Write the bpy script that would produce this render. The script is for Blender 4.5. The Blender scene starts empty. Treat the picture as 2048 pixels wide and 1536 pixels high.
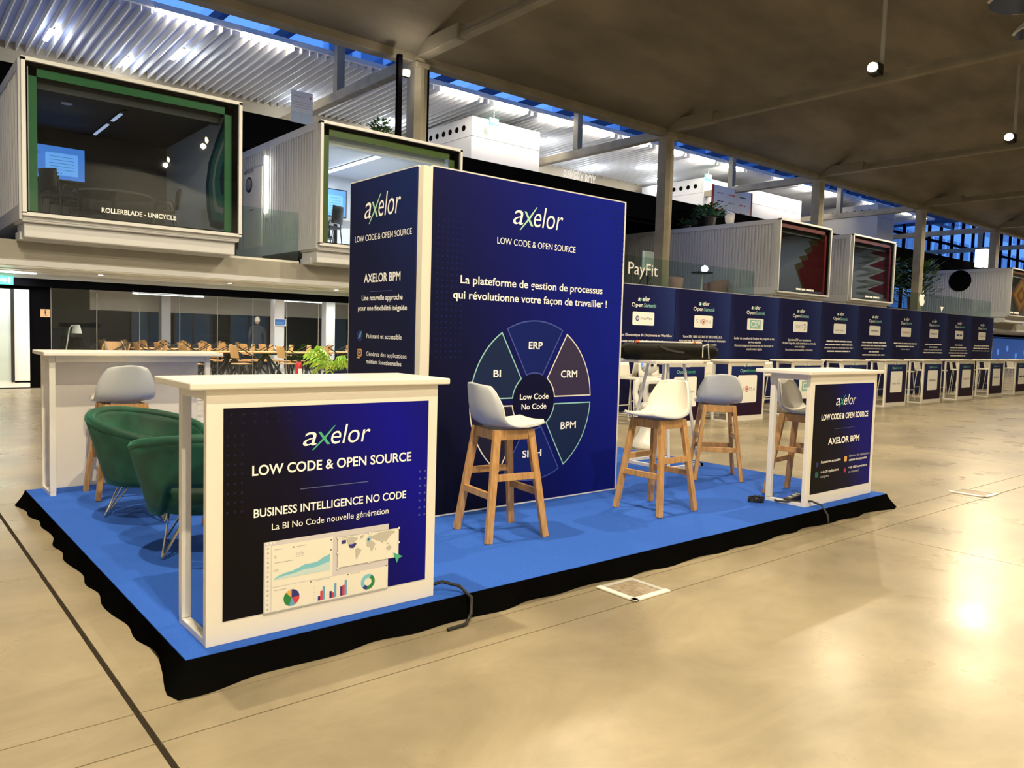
import bpy, bmesh, math, random
from mathutils import Vector, Matrix
random.seed(7)
PI = math.pi
C = bpy.context.scene.collection
SC = bpy.context.scene

# ------------------------------------------------------------------ camera
YAW, PITCH, ROLL = 0.6962, 0.0642, 0.0284
CAM = Vector((-0.9634, -3.1232, 1.4534))
fwd = Vector((math.sin(YAW)*math.cos(PITCH), math.cos(YAW)*math.cos(PITCH), -math.sin(PITCH)))
rt = Vector((math.cos(YAW), -math.sin(YAW), 0)); up = rt.cross(fwd)
r2 = rt*math.cos(ROLL) + up*math.sin(ROLL); u2 = -rt*math.sin(ROLL) + up*math.cos(ROLL)
cam = bpy.data.objects.new('camera', bpy.data.cameras.new('camera')); C.objects.link(cam)
cam.matrix_world = Matrix(((r2.x, u2.x, -fwd.x, CAM.x), (r2.y, u2.y, -fwd.y, CAM.y), (r2.z, u2.z, -fwd.z, CAM.z), (0, 0, 0, 1)))
cam.data.sensor_width = 36; cam.data.lens = 36*1558.3/2048; cam.data.clip_end = 300
SC.camera = cam

# ------------------------------------------------------------------ world, exposure
SC.view_settings.view_transform = 'Standard'; SC.view_settings.look = 'None'
SC.view_settings.gamma = 1; SC.view_settings.use_curve_mapping = False
SC.view_settings.exposure = 0.14
w = bpy.data.worlds.new('dusk'); SC.world = w; w.use_nodes = True
nt = w.node_tree; nt.nodes.clear()
wo = nt.nodes.new('ShaderNodeOutputWorld'); bg = nt.nodes.new('ShaderNodeBackground')
tc = nt.nodes.new('ShaderNodeTexCoord'); sx = nt.nodes.new('ShaderNodeSeparateXYZ'); cr = nt.nodes.new('ShaderNodeValToRGB')
nt.links.new(tc.outputs['Generated'], sx.inputs[0]); nt.links.new(sx.outputs['Z'], cr.inputs[0])
cr.color_ramp.elements[0].color = (0.15, 0.36, 0.92, 1); cr.color_ramp.elements[1].color = (0.09, 0.27, 0.80, 1)
cr.color_ramp.elements[0].position = 0.0; cr.color_ramp.elements[1].position = 0.9
nt.links.new(cr.outputs[0], bg.inputs[0]); bg.inputs[1].default_value = 1.4
nt.links.new(bg.outputs[0], wo.inputs[0])

WARM = (1.0, 0.84, 0.57); NEUT = (1.0, 0.90, 0.76); COOL = (0.86, 0.92, 1.0)
LAMP_W = 1750      # hall projectors on the tie beams
def light(kind, name, loc, energy, col, parent=None, **k):
    l = bpy.data.lights.new(name, kind); l.energy = energy; l.color = col
    o = bpy.data.objects.new(name, l); C.objects.link(o)
    if parent: o.parent = parent
    o.location = loc
    for a, b in k.items():
        if a == 'rot': o.rotation_euler = b
        else: setattr(l, a, b)
    return o

# ------------------------------------------------------------------ materials
MT = {}
def srgb(r, g, b):
    f = lambda c: (c/255/12.92 if c/255 <= .04045 else ((c/255+.055)/1.055)**2.4)
    return (f(r), f(g), f(b))
def mat(name, col, rough=.5, metal=0, spec=.5, noise=None, bump=None, emit=None, grad=None, coat=0, stretch=(1, 1, 1)):
    if name in MT: return MT[name]
    m = bpy.data.materials.new(name); m.use_nodes = True; MT[name] = m
    n = m.node_tree; b = n.nodes['Principled BSDF']
    b.inputs['Base Color'].default_value = (*col, 1); b.inputs['Roughness'].default_value = rough
    b.inputs['Metallic'].default_value = metal; b.inputs['Specular IOR Level'].default_value = spec
    b.inputs['Coat Weight'].default_value = coat
    if emit: b.inputs['Emission Color'].default_value = (*emit[0], 1); b.inputs['Emission Strength'].default_value = emit[1]
    co = None
    if noise or bump or grad:
        co = n.nodes.new('ShaderNodeTexCoord'); mp = n.nodes.new('ShaderNodeMapping'); mp.inputs['Scale'].default_value = stretch
        n.links.new(co.outputs['Object'], mp.inputs[0])
    if noise:      # (scale, detail, colour2, low, high)
        t = n.nodes.new('ShaderNodeTexNoise'); t.inputs['Scale'].default_value = noise[0]; t.inputs['Detail'].default_value = noise[1]
        n.links.new(mp.outputs[0], t.inputs[0])
        r = n.nodes.new('ShaderNodeValToRGB'); r.color_ramp.elements[0].color = (*col, 1); r.color_ramp.elements[1].color = (*noise[2], 1)
        r.color_ramp.elements[0].position = noise[3]; r.color_ramp.elements[1].position = noise[4]
        n.links.new(t.outputs['Fac'], r.inputs[0]); n.links.new(r.outputs[0], b.inputs['Base Color'])
    if bump:       # (scale, strength)
        t = n.nodes.new('ShaderNodeTexNoise'); t.inputs['Scale'].default_value = bump[0]; t.inputs['Detail'].default_value = 4
        n.links.new(mp.outputs[0], t.inputs[0])
        bp = n.nodes.new('ShaderNodeBump'); bp.inputs['Strength'].default_value = bump[1]; bp.inputs['Distance'].default_value = .02
        n.links.new(t.outputs['Fac'], bp.inputs['Height']); n.links.new(bp.outputs[0], b.inputs['Normal'])
    if grad:       # printed gradient: (direction, origin, length, [(pos, col)...])
        d, o, L, stops = grad
        vm = n.nodes.new('ShaderNodeVectorMath'); vm.operation = 'DOT_PRODUCT'; vm.inputs[1].default_value = Vector(d).normalized()/L
        n.links.new(co.outputs['Object'], vm.inputs[0])
        sb = n.nodes.new('ShaderNodeMath'); sb.operation = 'SUBTRACT'; sb.inputs[1].default_value = Vector(d).normalized().dot(Vector(o))/L
        n.links.new(vm.outputs['Value'], sb.inputs[0])
        r = n.nodes.new('ShaderNodeValToRGB'); e = r.color_ramp.elements
        e[0].position, e[0].color = stops[0][0], (*stops[0][1], 1); e[1].position, e[1].color = stops[-1][0], (*stops[-1][1], 1)
        for p, c in stops[1:-1]:
            q = e.new(p); q.color = (*c, 1)
        n.links.new(sb.outputs[0], r.inputs[0]); n.links.new(r.outputs[0], b.inputs['Base Color'])
    return m
def glass(name, tint, refl=1.0):
    m = bpy.data.materials.new(name); m.use_nodes = True; n = m.node_tree; n.nodes.clear(); MT[name] = m
    o = n.nodes.new('ShaderNodeOutputMaterial'); t = n.nodes.new('ShaderNodeBsdfTransparent'); g = n.nodes.new('ShaderNodeBsdfGlossy')
    f = n.nodes.new('ShaderNodeLayerWeight'); pw = n.nodes.new('ShaderNodeMath'); mx = n.nodes.new('ShaderNodeMixShader'); k = n.nodes.new('ShaderNodeMath')
    t.inputs[0].default_value = (*tint, 1); g.inputs['Roughness'].default_value = .01; f.inputs[0].default_value = .5; pw.operation = 'POWER'; pw.inputs[1].default_value = 4.5
    k.operation = 'MULTIPLY_ADD'; k.inputs[1].default_value = .85*refl; k.inputs[2].default_value = .045*refl
    n.links.new(f.outputs['Facing'], pw.inputs[0]); n.links.new(pw.outputs[0], k.inputs[0]); n.links.new(k.outputs[0], mx.inputs[0])
    n.links.new(t.outputs[0], mx.inputs[1]); n.links.new(g.outputs[0], mx.inputs[2]); n.links.new(mx.outputs[0], o.inputs[0])
    return m
G_CLEAR = glass('clear_glass', (.93, .96, .95), .6); G_POD = glass('pod_glass', (.82, .86, .87)); G_RAIL = glass('rail_glass', (.84, .92, .89))
G_SKY = glass('sky_glass', (.9, .95, 1.0), .5)
WHITE = mat('white_laminate', (.80, .77, .72), .38)
PODW = mat('pod_white_frame', (.62, .64, .67), .4)
WMETAL = mat('white_metal', (.74, .73, .71), .35)
WPAINT = mat('white_paint', (.57, .59, .64), .55)
GREYP = mat('grey_paint', (.42, .42, .40), .6)
BEIGE = mat('beige_band', (.34, .33, .30), .7, noise=(1.5, 3, (.30, .29, .26), .3, .7))
BLACK = mat('black_paint', (.004, .004, .005), .8, spec=0)
BLACKM = mat('black_metal', (.015, .015, .016), .4)
CLOTH = mat('black_cloth', (.003, .003, .003), .95, spec=0, bump=(18, .35))
CARPET = mat('blue_carpet', (.029, .108, .52), .95, spec=.1, noise=(260, 2, (.042, .142, .61), .35, .65), bump=(420, .25))
OAK = mat('oak_wood', srgb(204, 160, 104), .45, noise=(9, 5, srgb(174, 126, 74), .35, .7), stretch=(6, 6, 1))
SHELL_SHADE = mat('shaded_white_plastic', (.47, .50, .56), .35); CUSH = mat('cream_pad', (.86, .83, .74), .55)  # shade on the white shell's outer side is put into its grey
VELVET = mat('green_velvet', (.003, .034, .021), .62, noise=(7, 3, (.007, .075, .045), .42, .72), spec=.35)
VELVET.node_tree.nodes['Principled BSDF'].inputs['Sheen Weight'].default_value = .35
VELVET.node_tree.nodes['Principled BSDF'].inputs['Sheen Tint'].default_value = (.15, .65, .42, 1)
CHROME = mat('brushed_chrome', (.62, .58, .50), .22, 1)
CONC = mat('raw_concrete', (.33, .295, .225), .8, noise=(2.2, 6, (.24, .215, .165), .35, .7), bump=(9, .25))
VAULT = mat('vault_concrete', (.235, .205, .155), .85, noise=(.8, 9, (.145, .125, .094), .36, .66), bump=(1.6, .35), stretch=(.35, 1, 1))
TIE = mat('tie_concrete', (.26, .23, .175), .8, noise=(1.5, 4, (.20, .178, .135), .35, .7))
SLAT = mat('white_slat', (.78, .78, .76), .5)
SKYTINT = mat('sky_tinted_ceiling', (.38, .45, .80), .8, noise=(.6, 3, (.48, .54, .86), .35, .65))  # bluish sky light between the slats is put into the ceiling colour
TUBE = mat('tube_light', (1, 1, 1), .5, emit=((1, .93, .78), 14)); TUBEW = mat('white_tube_light', (1, 1, 1), .5, emit=((.95, .97, 1), 6))
GLARE = mat('projector_lens', (1, 1, 1), .5, emit=((1, .85, .5), 30))
SCREEN = mat('lit_screen', (.1, .2, .4), .3, emit=((.07, .27, .85), .8)); SCRLT = mat('screen_card', (.1, .2, .4), .3, emit=((.16, .45, 1.0), 1.0))
INKD = mat('screen_ink', (.02, .05, .12), .5)
EXITM = mat('exit_green', (.02, .4, .2), .4, emit=((.05, .9, .45), 1.6)); EXITW = mat('exit_white', (.8, .9, .85), .4, emit=((.7, 1, .85), 1.6))
LEAF = mat('green_leaf', (.10, .30, .03), .5, noise=(6, 2, (.28, .48, .05), .35, .65)); LEAFD = mat('dark_leaf', (.02, .06, .015), .5, noise=(5, 2, (.05, .12, .03), .35, .65))
NAVYPOT = mat('navy_pot', (.01, .015, .10), .4)
PINK = mat('dusty_pink', (.40, .25, .25), .8); RED = mat('signal_red', (.5, .02, .02), .35)
PW = mat('print_white', (.95, .95, .94), .5); PCREAM = mat('print_cream', (.80, .78, .72), .5); PLAV = mat('print_lavender', (.62, .60, .66), .5)
PGREY = mat('print_grey', (.42, .43, .45), .5); PDARK = mat('print_dark', (.05, .05, .08), .5); PDIM = mat('print_dim', (.45, .46, .52), .5)
PTEAL = mat('print_teal', (.06, .42, .26), .5); PTEAL2 = mat('print_pale_green', (.42, .74, .50), .5); PMINT = mat('print_mint', (.30, .62, .58), .5)
PBLUE = mat('print_blue', (.12, .36, .62), .5); PSKY = mat('print_sky', (.20, .55, .70), .5); PNAVY = mat('print_navy', (.03, .03, .22), .5)
PRED = mat('print_red', (.62, .05, .07), .5); PORANGE = mat('print_orange', (.75, .42, .12), .5); PGREEN = mat('print_green', (.02, .22, .06), .5)
DOTB = mat('print_dot', (.008, .016, .115), .6, spec=.1); DOTG = mat('print_dot_dim', (.013, .012, .045), .6, spec=.1); LINEB = mat('print_line_blue', (.045, .075, .36), .5)
SEGB = mat('segment_blue', (.004, .013, .14), .5, spec=.15); SEGN = mat('segment_navy', (.009, .021, .075), .5, spec=.15); SEGP = mat('segment_plum', (.040, .030, .075), .5, spec=.15); SEGD = mat('segment_dark', (.014, .012, .035), .5, spec=.15)
RULE = mat('print_rule', (.08, .11, .28), .5)

# ------------------------------------------------------------------ mesh builder
class MB:
    def __init__(s): s.v = []; s.f = []; s.mi = []; s.mats = []
    def m(s, material):
        if material not in s.mats: s.mats.append(material)
        return s.mats.index(material)
    def add(s, vs, fs, material):
        k = len(s.v); i = s.m(material); s.v += [tuple(p) for p in vs]
        for f in fs: s.f.append([a+k for a in f]); s.mi.append(i)
        return s
    def box(s, x0, x1, y0, y1, z0, z1, material):
        return s.add([(x, y, z) for z in (z0, z1) for y in (y0, y1) for x in (x0, x1)],
              [(0, 2, 3, 1), (4, 5, 7, 6), (0, 1, 5, 4), (2, 6, 7, 3), (0, 4, 6, 2), (1, 3, 7, 5)], material)
    def beam(s, p, q, w_, h_, material, ref=(0, 0, 1), w2=None, h2=None):
        p, q = Vector(p), Vector(q); d = (q-p).normalized(); a = d.cross(Vector(ref))
        if a.length < 1e-4: a = d.cross(Vector((1, 0, 0)))
        a.normalize(); b = a.cross(d); w2 = w2 or w_; h2 = h2 or h_
        vs = [p+a*i*w_/2+b*j*h_/2 for i, j in ((-1, -1), (1, -1), (1, 1), (-1, 1))]+[q+a*i*w2/2+b*j*h2/2 for i, j in ((-1, -1), (1, -1), (1, 1), (-1, 1))]
        return s.add(vs, [(3, 2, 1, 0), (4, 5, 6, 7), (0, 1, 5, 4), (1, 2, 6, 5), (2, 3, 7, 6), (3, 0, 4, 7)], material)
    def tube(s, pts, r, material, n=8, caps=True):
        pts = [Vector(p) for p in pts]; vs = []; fs = []; rr = r if isinstance(r, (list, tuple)) else [r]*len(pts); a = None
        for i, p in enumerate(pts):
            d = ((pts[min(i+1, len(pts)-1)]-p).normalized()+(p-pts[max(i-1, 0)]).normalized())
            d = d.normalized() if d.length > 1e-6 else Vector((0, 0, 1))
            if a is None: a = d.cross(Vector((0, 0, 1))); a = a if a.length > 1e-3 else d.cross(Vector((1, 0, 0)))
            a = (a-d*a.dot(d)).normalized(); b = d.cross(a)
            vs += [p+(a*math.cos(t)+b*math.sin(t))*rr[i] for t in [2*PI*k/n for k in range(n)]]
        for i in range(len(pts)-1):
            for k in range(n): fs.append((i*n+k, i*n+(k+1) % n, (i+1)*n+(k+1) % n, (i+1)*n+k))
        if caps: fs.append(tuple(range(n-1, -1, -1))); fs.append(tuple((len(pts)-1)*n+k for k in range(n)))
        return s.add(vs, fs, material)
    def lathe(s, prof, material, n=16, c=(0, 0, 0), sx_=1, sy=1):
        vs = [(c[0]+r*sx_*math.cos(2*PI*k/n), c[1]+r*sy*math.sin(2*PI*k/n), c[2]+z) for r, z in prof for k in range(n)]; fs = []
        for i in range(len(prof)-1):
            for k in range(n): fs.append((i*n+k, i*n+(k+1) % n, (i+1)*n+(k+1) % n, (i+1)*n+k))
        fs.append(tuple(range(n-1, -1, -1))); fs.append(tuple((len(prof)-1)*n+k for k in range(n)))
        return s.add(vs, fs, material)
    def poly(s, pts, material): return s.add(pts, [tuple(range(len(pts)))], material)
    def prism(s, pts, d, material):
        d = Vector(d); n = len(pts); vs = [Vector(p) for p in pts]+[Vector(p)+d for p in pts]
        return s.add(vs, [tuple(range(n-1, -1, -1)), tuple(range(n, 2*n))]+[(i, (i+1) % n, n+(i+1) % n, n+i) for i in range(n)], material)
    def grid(s, fn, nu, nv, material, wrap=False):
        vs = [fn(i/nu, j/nv) for i in range(nu+1) for j in range(nv+1)]
        fs = [(i*(nv+1)+j, (i+1)*(nv+1)+j, (i+1)*(nv+1)+j+1, i*(nv+1)+j+1) for i in range(nu) for j in range(nv)]
        return s.add(vs, fs, material)
    def build(s, name, parent=None, world=False, smooth=False, bevel=None, solid=None, sub=0, loc=None, fix=False):
        me = bpy.data.meshes.new(name); vs = s.v
        if world and parent:
            o = Vector((0, 0, 0)); q = parent
            while q: o += q.location; q = q.parent
            vs = [(x-o.x, y-o.y, z-o.z) for x, y, z in vs]
        me.from_pydata(vs, [], s.f)
        for x in s.mats: me.materials.append(x)
        me.polygons.foreach_set('material_index', s.mi)
        if fix:
            bm = bmesh.new(); bm.from_mesh(me); bmesh.ops.remove_doubles(bm, verts=bm.verts, dist=1e-5); bmesh.ops.recalc_face_normals(bm, faces=bm.faces); bm.to_mesh(me); bm.free()
        if smooth:
            me.polygons.foreach_set('use_smooth', [True]*len(me.polygons))
            if smooth != 'all': me.set_sharp_from_angle(angle=math.radians(40))
        me.update(); ob = bpy.data.objects.new(name, me); C.objects.link(ob)
        if parent: ob.parent = parent
        if loc: ob.location = loc
        if solid: md = ob.modifiers.new('thick', 'SOLIDIFY'); md.thickness = solid; md.offset = 0
        if sub: md = ob.modifiers.new('round', 'SUBSURF'); md.levels = md.render_levels = sub
        if bevel: md = ob.modifiers.new('edge', 'BEVEL'); md.width = bevel; md.segments = 2; md.limit_method = 'ANGLE'
        return ob

def thing(name, label, cat, loc=(0, 0, 0), rz=0, group=None):
    o = bpy.data.objects.new(name, None); C.objects.link(o); o.empty_display_size = .1
    o.location = loc; o.rotation_euler = (0, 0, rz); o['label'] = label; o['category'] = cat
    if group: o['group'] = group
    return o
def tag(o, label, cat, group=None):
    o['label'] = label; o['category'] = cat
    if group: o['group'] = group
    return o
def struct(o, label): o['kind'] = 'structure'; o['label'] = label; return o
def dup(root, loc, rz, label, group=None):
    r = root.copy(); C.objects.link(r); r.location = loc; r.rotation_euler = (0, 0, rz); r['label'] = label
    if group: r['group'] = group
    for ch in list(root.children):
        c = ch.copy(); C.objects.link(c); c.parent = r
        for g in list(ch.children):
            d = g.copy(); C.objects.link(d); d.parent = c
    return r
ORD = ['first', 'second', 'third', 'fourth', 'fifth', 'sixth', 'seventh', 'eighth', 'ninth', 'tenth', 'eleventh', 'twelfth', 'thirteenth', 'fourteenth', 'fifteenth', 'sixteenth', 'seventeenth', 'eighteenth', 'nineteenth', 'twentieth', 'twenty-first', 'twenty-second', 'twenty-third', 'twenty-fourth', 'twenty-fifth']

# ------------------------------------------------------------------ lettering
_TX = {}
def text_geo(t, bold=0.0, shear=0.0):
    k = (t, bold, shear)
    if k in _TX: return _TX[k]
    cu = bpy.data.curves.new('t', 'FONT'); cu.body = t; cu.size = 1; cu.offset = bold; cu.shear = shear; cu.resolution_u = 4; cu.fill_mode = 'FRONT'
    ob = bpy.data.objects.new('t', cu); C.objects.link(ob)
    dg = bpy.context.evaluated_depsgraph_get(); me = bpy.data.meshes.new_from_object(ob.evaluated_get(dg))
    vs = [(v.co.x, v.co.y) for v in me.vertices]; fs = [tuple(p.vertices) for p in me.polygons]
    bpy.data.objects.remove(ob); bpy.data.curves.remove(cu); bpy.data.meshes.remove(me)
    _TX[k] = (vs, fs); return _TX[k]
CAPH = max(y for x, y in text_geo('H')[0])
class Ink(MB):
    "flat printing on a plane: O + u*U + v*V, raised a hair along N"
    def __init__(s, O, U, V, N):
        super().__init__(); s.O, s.U, s.V, s.N = Vector(O), Vector(U), Vector(V), Vector(N)
    def P(s, u, v, layer=1): return s.O+s.U*u+s.V*v+s.N*(.0012*layer)
    def shape(s, pts, material, layer=1): return s.poly([s.P(u, v, layer) for u, v in pts], material)
    def rect(s, u0, u1, v0, v1, material, layer=1): return s.shape([(u0, v0), (u1, v0), (u1, v1), (u0, v1)], material, layer)
    def rrect(s, u0, u1, v0, v1, r, material, layer=1):
        pts = []
        for cx, cy, a in ((u1-r, v0+r, -PI/2), (u1-r, v1-r, 0), (u0+r, v1-r, PI/2), (u0+r, v0+r, PI)):
            pts += [(cx+r*math.cos(a+k*PI/8), cy+r*math.sin(a+k*PI/8)) for k in range(5)]
        return s.shape(pts, material, layer)
    def disc(s, u, v, r, material, layer=1, n=14, ru=None): return s.shape([(u+(ru or r)*math.cos(2*PI*k/n), v+r*math.sin(2*PI*k/n)) for k in range(n)], material, layer)
    def sector(s, u, v, r0, r1, a0, a1, material, layer=1, n=10):
        for k in range(n):
            a, b = a0+(a1-a0)*k/n, a0+(a1-a0)*(k+1)/n
            q = [(u+r*math.cos(t), v+r*math.sin(t)) for r, t in ((r0, a), (r1, a), (r1, b), (r0, b))]
            s.shape(q if r0 > 1e-6 else q[1:3]+[(u, v)], material, layer)
    def stroke(s, pts, w_, material, layer=1, closed=False):
        P_ = [Vector(p) for p in pts]; P_ = [p for i, p in enumerate(P_) if i == 0 or (p-P_[i-1]).length > 1e-5]; n = len(P_); L, Rr = [], []
        for i in range(n):
            a = P_[i-1] if (closed or i) else None; c = P_[(i+1) % n] if (closed or i < n-1) else None
            d1 = (P_[i]-a).normalized() if a is not None else None; d2 = (c-P_[i]).normalized() if c is not None else None
            d1 = d1 or d2; d2 = d2 or d1; n1 = Vector((-d1.y, d1.x)); n2 = Vector((-d2.y, d2.x)); m = (n1+n2); m = m.normalized() if m.length > 1e-4 else n1
            k = w_/2/max(.45, m.dot(n1)); L.append(P_[i]+m*k); Rr.append(P_[i]-m*k)
        for i in range(n if closed else n-1):
            q = (i+1) % n; s.shape([Rr[i], Rr[q], L[q], L[i]], material, layer)
    def fit(s, t, u0, u1, v0, v1, material, bold=0, shear=0, layer=1):
        vs, fs = text_geo(t, bold, shear); xs = [p[0] for p in vs]; ys = [p[1] for p in vs]
        ax, ay = (u1-u0)/(max(xs)-min(xs)), (v1-v0)/(max(ys)-min(ys)); mx, my = min(xs), min(ys)
        return s.add([s.P(u0+(x-mx)*ax, v0+(y-my)*ay, layer) for x, y in vs], fs, material)
    def text(s, t, u0, u1, v, h, material, bold=0, shear=0, layer=1):
        vs, fs = text_geo(t, bold, shear); xs = [p[0] for p in vs]; ax = (u1-u0)/(max(xs)-min(xs)); ay = h/CAPH; mx = min(xs)
        return s.add([s.P(u0+(x-mx)*ax, v+y*ay, layer) for x, y in vs], fs, material)
    def logo(s, u0, v, W, hscale=1, xcol=None, bold=-.004):
        k = W/.335; kv = k*hscale; xc = xcol or PTEAL
        s.fit('a', u0, u0+.065*k, v-.001*kv, v+.059*kv, PW, bold, .22)
        s.shape([(u0+.043*k, v-.022*kv), (u0+.050*k, v-.022*kv), (u0+.109*k, v+.028*kv), (u0+.156*k, v+.083*kv), (u0+.150*k, v+.083*kv), (u0+.092*k, v+.026*kv)], xc)
        s.shape([(u0+.071*k, v+.058*kv), (u0+.085*k, v+.058*kv), (u0+.131*k, v), (u0+.114*k, v)], xc, 1.4)
        s.fit('elor', u0+.134*k, u0+.335*k, v-.001*kv, v+.086*kv, PW, bold, .22)
    def greek(s, u0, u1, v, h, material, seed=0):
        "words too small to read in the photograph, as word-long strokes"
        rnd = random.Random(seed); u = u0; s.gk = True
        while u < u1-.001:
            L = min(rnd.uniform(2.2, 7.5)*h, u1-u); s.rect(u, u+L, v, v+h*.7, material, 2.2); u += L+h*.55
    def bld(s, name, parent, **k):
        o = s.build(name, parent, **k)
        if getattr(s, 'gk', False): o['kind'] = 'stuff'
        return o

# ================================================================== SETTING
FLOORC = mat('polished_concrete', (.41, .345, .235), .2, noise=(.75, 9, (.25, .212, .146), .33, .67), bump=(5, .006))
b_ = FLOORC.node_tree; pb = b_.nodes['Principled BSDF']
t_ = b_.nodes.new('ShaderNodeTexNoise'); t_.inputs['Scale'].default_value = 1.7; t_.inputs['Detail'].default_value = 6
t2 = b_.nodes.new('ShaderNodeTexNoise'); t2.inputs['Scale'].default_value = 1.0; t2.inputs['Detail'].default_value = 8; t2.inputs['Roughness'].default_value = .7; t2.inputs['Distortion'].default_value = 1.2
mp2 = b_.nodes.new('ShaderNodeMapping'); mp2.inputs['Scale'].default_value = (1.0, 1.7, 1); mp2.inputs['Rotation'].default_value = (0, 0, .5)
r2_ = b_.nodes.new('ShaderNodeMapRange'); r2_.inputs['From Min'].default_value = .3; r2_.inputs['From Max'].default_value = .7; r2_.inputs['To Min'].default_value = .84; r2_.inputs['To Max'].default_value = 1.14
mu2 = b_.nodes.new('ShaderNodeVectorMath'); mu2.operation = 'SCALE'
lk = [l for l in b_.links if l.to_socket == pb.inputs['Base Color']][0].from_socket
mr = b_.nodes.new('ShaderNodeMapRange'); mr.inputs['To Min'].default_value = .19; mr.inputs['To Max'].default_value = .40
g_ = b_.nodes.new('ShaderNodeNewGeometry'); b_.links.new(g_.outputs['Position'], t_.inputs[0])
for l in list(b_.links):
    if l.to_node.type == 'MAPPING': b_.links.new(g_.outputs['Position'], l.to_socket)
b_.links.new(g_.outputs['Position'], mp2.inputs[0]); b_.links.new(mp2.outputs[0], t2.inputs[0]); b_.links.new(t2.outputs['Fac'], r2_.inputs[0])
b_.links.new(lk, mu2.inputs[0]); b_.links.new(r2_.outputs[0], mu2.inputs['Scale']); b_.links.new(mu2.outputs[0], pb.inputs['Base Color'])
b_.links.new(t_.outputs['Fac'], mr.inputs[0]); b_.links.new(mr.outputs[0], pb.inputs['Roughness'])
pb.inputs['Specular IOR Level'].default_value = .20
JOINT = mat('joint_filler', (.035, .028, .02), .95, spec=.1)
fl = struct(MB().box(-9, 78, -17, 34, -.16, -.014, JOINT).build('floor'), 'polished beige concrete floor cast in large slabs')
XC = [-9, -5.4, -.2, 4.98, 10.15, 15.4, 20.6, 25.8, 31, 41, 51, 61, 78]; YC = [-17, -10.6, -5.5, -.35, -.085, 4.08, 9.4, 16.3]
for i in range(len(XC)-1):
    for j in range(len(YC)-1):
        gx0 = .012 if i == 2 else .004; gx1 = .010 if i == 1 else .004
        MB().box(XC[i]+gx0, XC[i+1]-gx1, YC[j]+.0035, YC[j+1]-.0035, -.03, 0, FLOORC).build('slab', fl)
MB().box(-9, 78, 16.31, 34, -.03, 0, mat('grey_floor', (.50, .50, .48), .25)).build('slab', fl)

# nave vault, tie beams, hangers
RIBX = [0.2+10.4*k for k in range(-1, 8)]
def vz(x, y):
    t = (y-2)/13; s_ = abs(math.sin(PI*(x-.2)/10.4))
    return 8.75+3.7*(1-t*t)+.35*s_*(1-abs(t)**6)*1.0
va = MB().grid(lambda u, v: (-10.2+u*84, 15-v*26, vz(-10.2+u*84, 15-v*26)), 168, 30, VAULT)
struct(va.build('ceiling', smooth='all', solid=.12), 'brown raw concrete vault over the hall')
eb = MB().box(-10.2, 74, 14.86, 15.24, 8.55, 8.98, TIE)
struct(eb.build('trim_1', bevel=.02), 'concrete edge beam along the columns under the vault')
struct(MB().box(-10.2, 74, -11.2, -10.9, 0, 9, GREYP).build('wall_front'), 'grey wall closing the hall behind the viewer')
struct(MB().box(-10.3, -10.1, -11, 26, 0, 13, GREYP).build('wall_left'), 'grey end wall of the hall')
POW = [(0, 0, 0, 0), (.16, .95, 1.2, 1.4), (.6, .9, .3, .5), (.40, .22, 0, 0), (1.0, .22, 0, 0)]
for k, x in enumerate(RIBX):
    r = thing('tie_beam', 'concrete tie beam across the vault, %s one counted from the left' % ORD[k], 'beam', (x, 15, 8.7), group=None)
    MB().box(-.13, .13, -26, -2.0, 0, .10, TIE).box(-.09, .09, -26, -2.0, .10, .26, TIE).build('beam', r)
    MB().box(-.17, .17, -2.0, .3, -.03, .36, TIE).build('haunch', r, bevel=.02)
    MB().tube([(0, -7.5, .24), (0, -7.5, vz(x, 7.5)-8.7)], .062, GREYP).build('hanger', r)
    MB().tube([(0, -13, .24), (0, -13, vz(x, 2)-8.7)], .055, GREYP).build('hanger', r)
    for y, nm in ((7.5, 'far'), (2.0, 'middle'), (-4.0, 'near'), (-9.2, 'unseen nearest')):  # last row, behind the camera, added to light the front faces
        if (x > 45 and y < 5) or (y < 0 and x > 12) or k == 0: continue
        p = thing('projector', 'small glaring spotlight on the %s part of the %s tie beam from the left' % (nm, ORD[k]), 'spotlight', (x-.46, y, 9.02))
        MB().box(-.05, .30, -.14, .14, -.16, .14, BLACKM).build('housing', p, bevel=.02)
        MB().box(.28, .48, -.03, .03, -.05, -.01, BLACKM).build('bracket', p)
        q = MB().lathe([(.13, -.01), (.15, 0), (.08, .05)], GLARE, 14).build('lens', p); q.rotation_euler = (0, -PI/2-.35, 0); q.location = (-.055, 0, -.01)
        if -1 < x < 66:
            light('SPOT', 'beam_light', (-.2, 0, -.26), LAMP_W*POW[min(k, 4)][(7.5, 2.0, -4.0, -9.2).index(y)], WARM, p, spot_size=math.radians(168), spot_blend=.15, shadow_soft_size=.09, rot=(0, math.radians(8), 0))

# round roof lights in the vault, upper right corner
for x, y, lab in ((27.0, 6.0, 'cut off by the top edge'), (29.7, 6.1, 'cut off by the right edge')):
    t = thing('roof_light', 'round dark roof light with pale rim, '+lab, 'roof light', (x, y, vz(x, y)-.10))
    MB().lathe([(1.05, -.12), (1.10, -.12), (1.10, .25), (1.05, .25)], WMETAL, 28).build('rim', t)
    MB().lathe([(.99, -.15), (.99, -.121)], mat('night_pane', (.01, .015, .05), .2), 28).build('pane', t)
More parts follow.
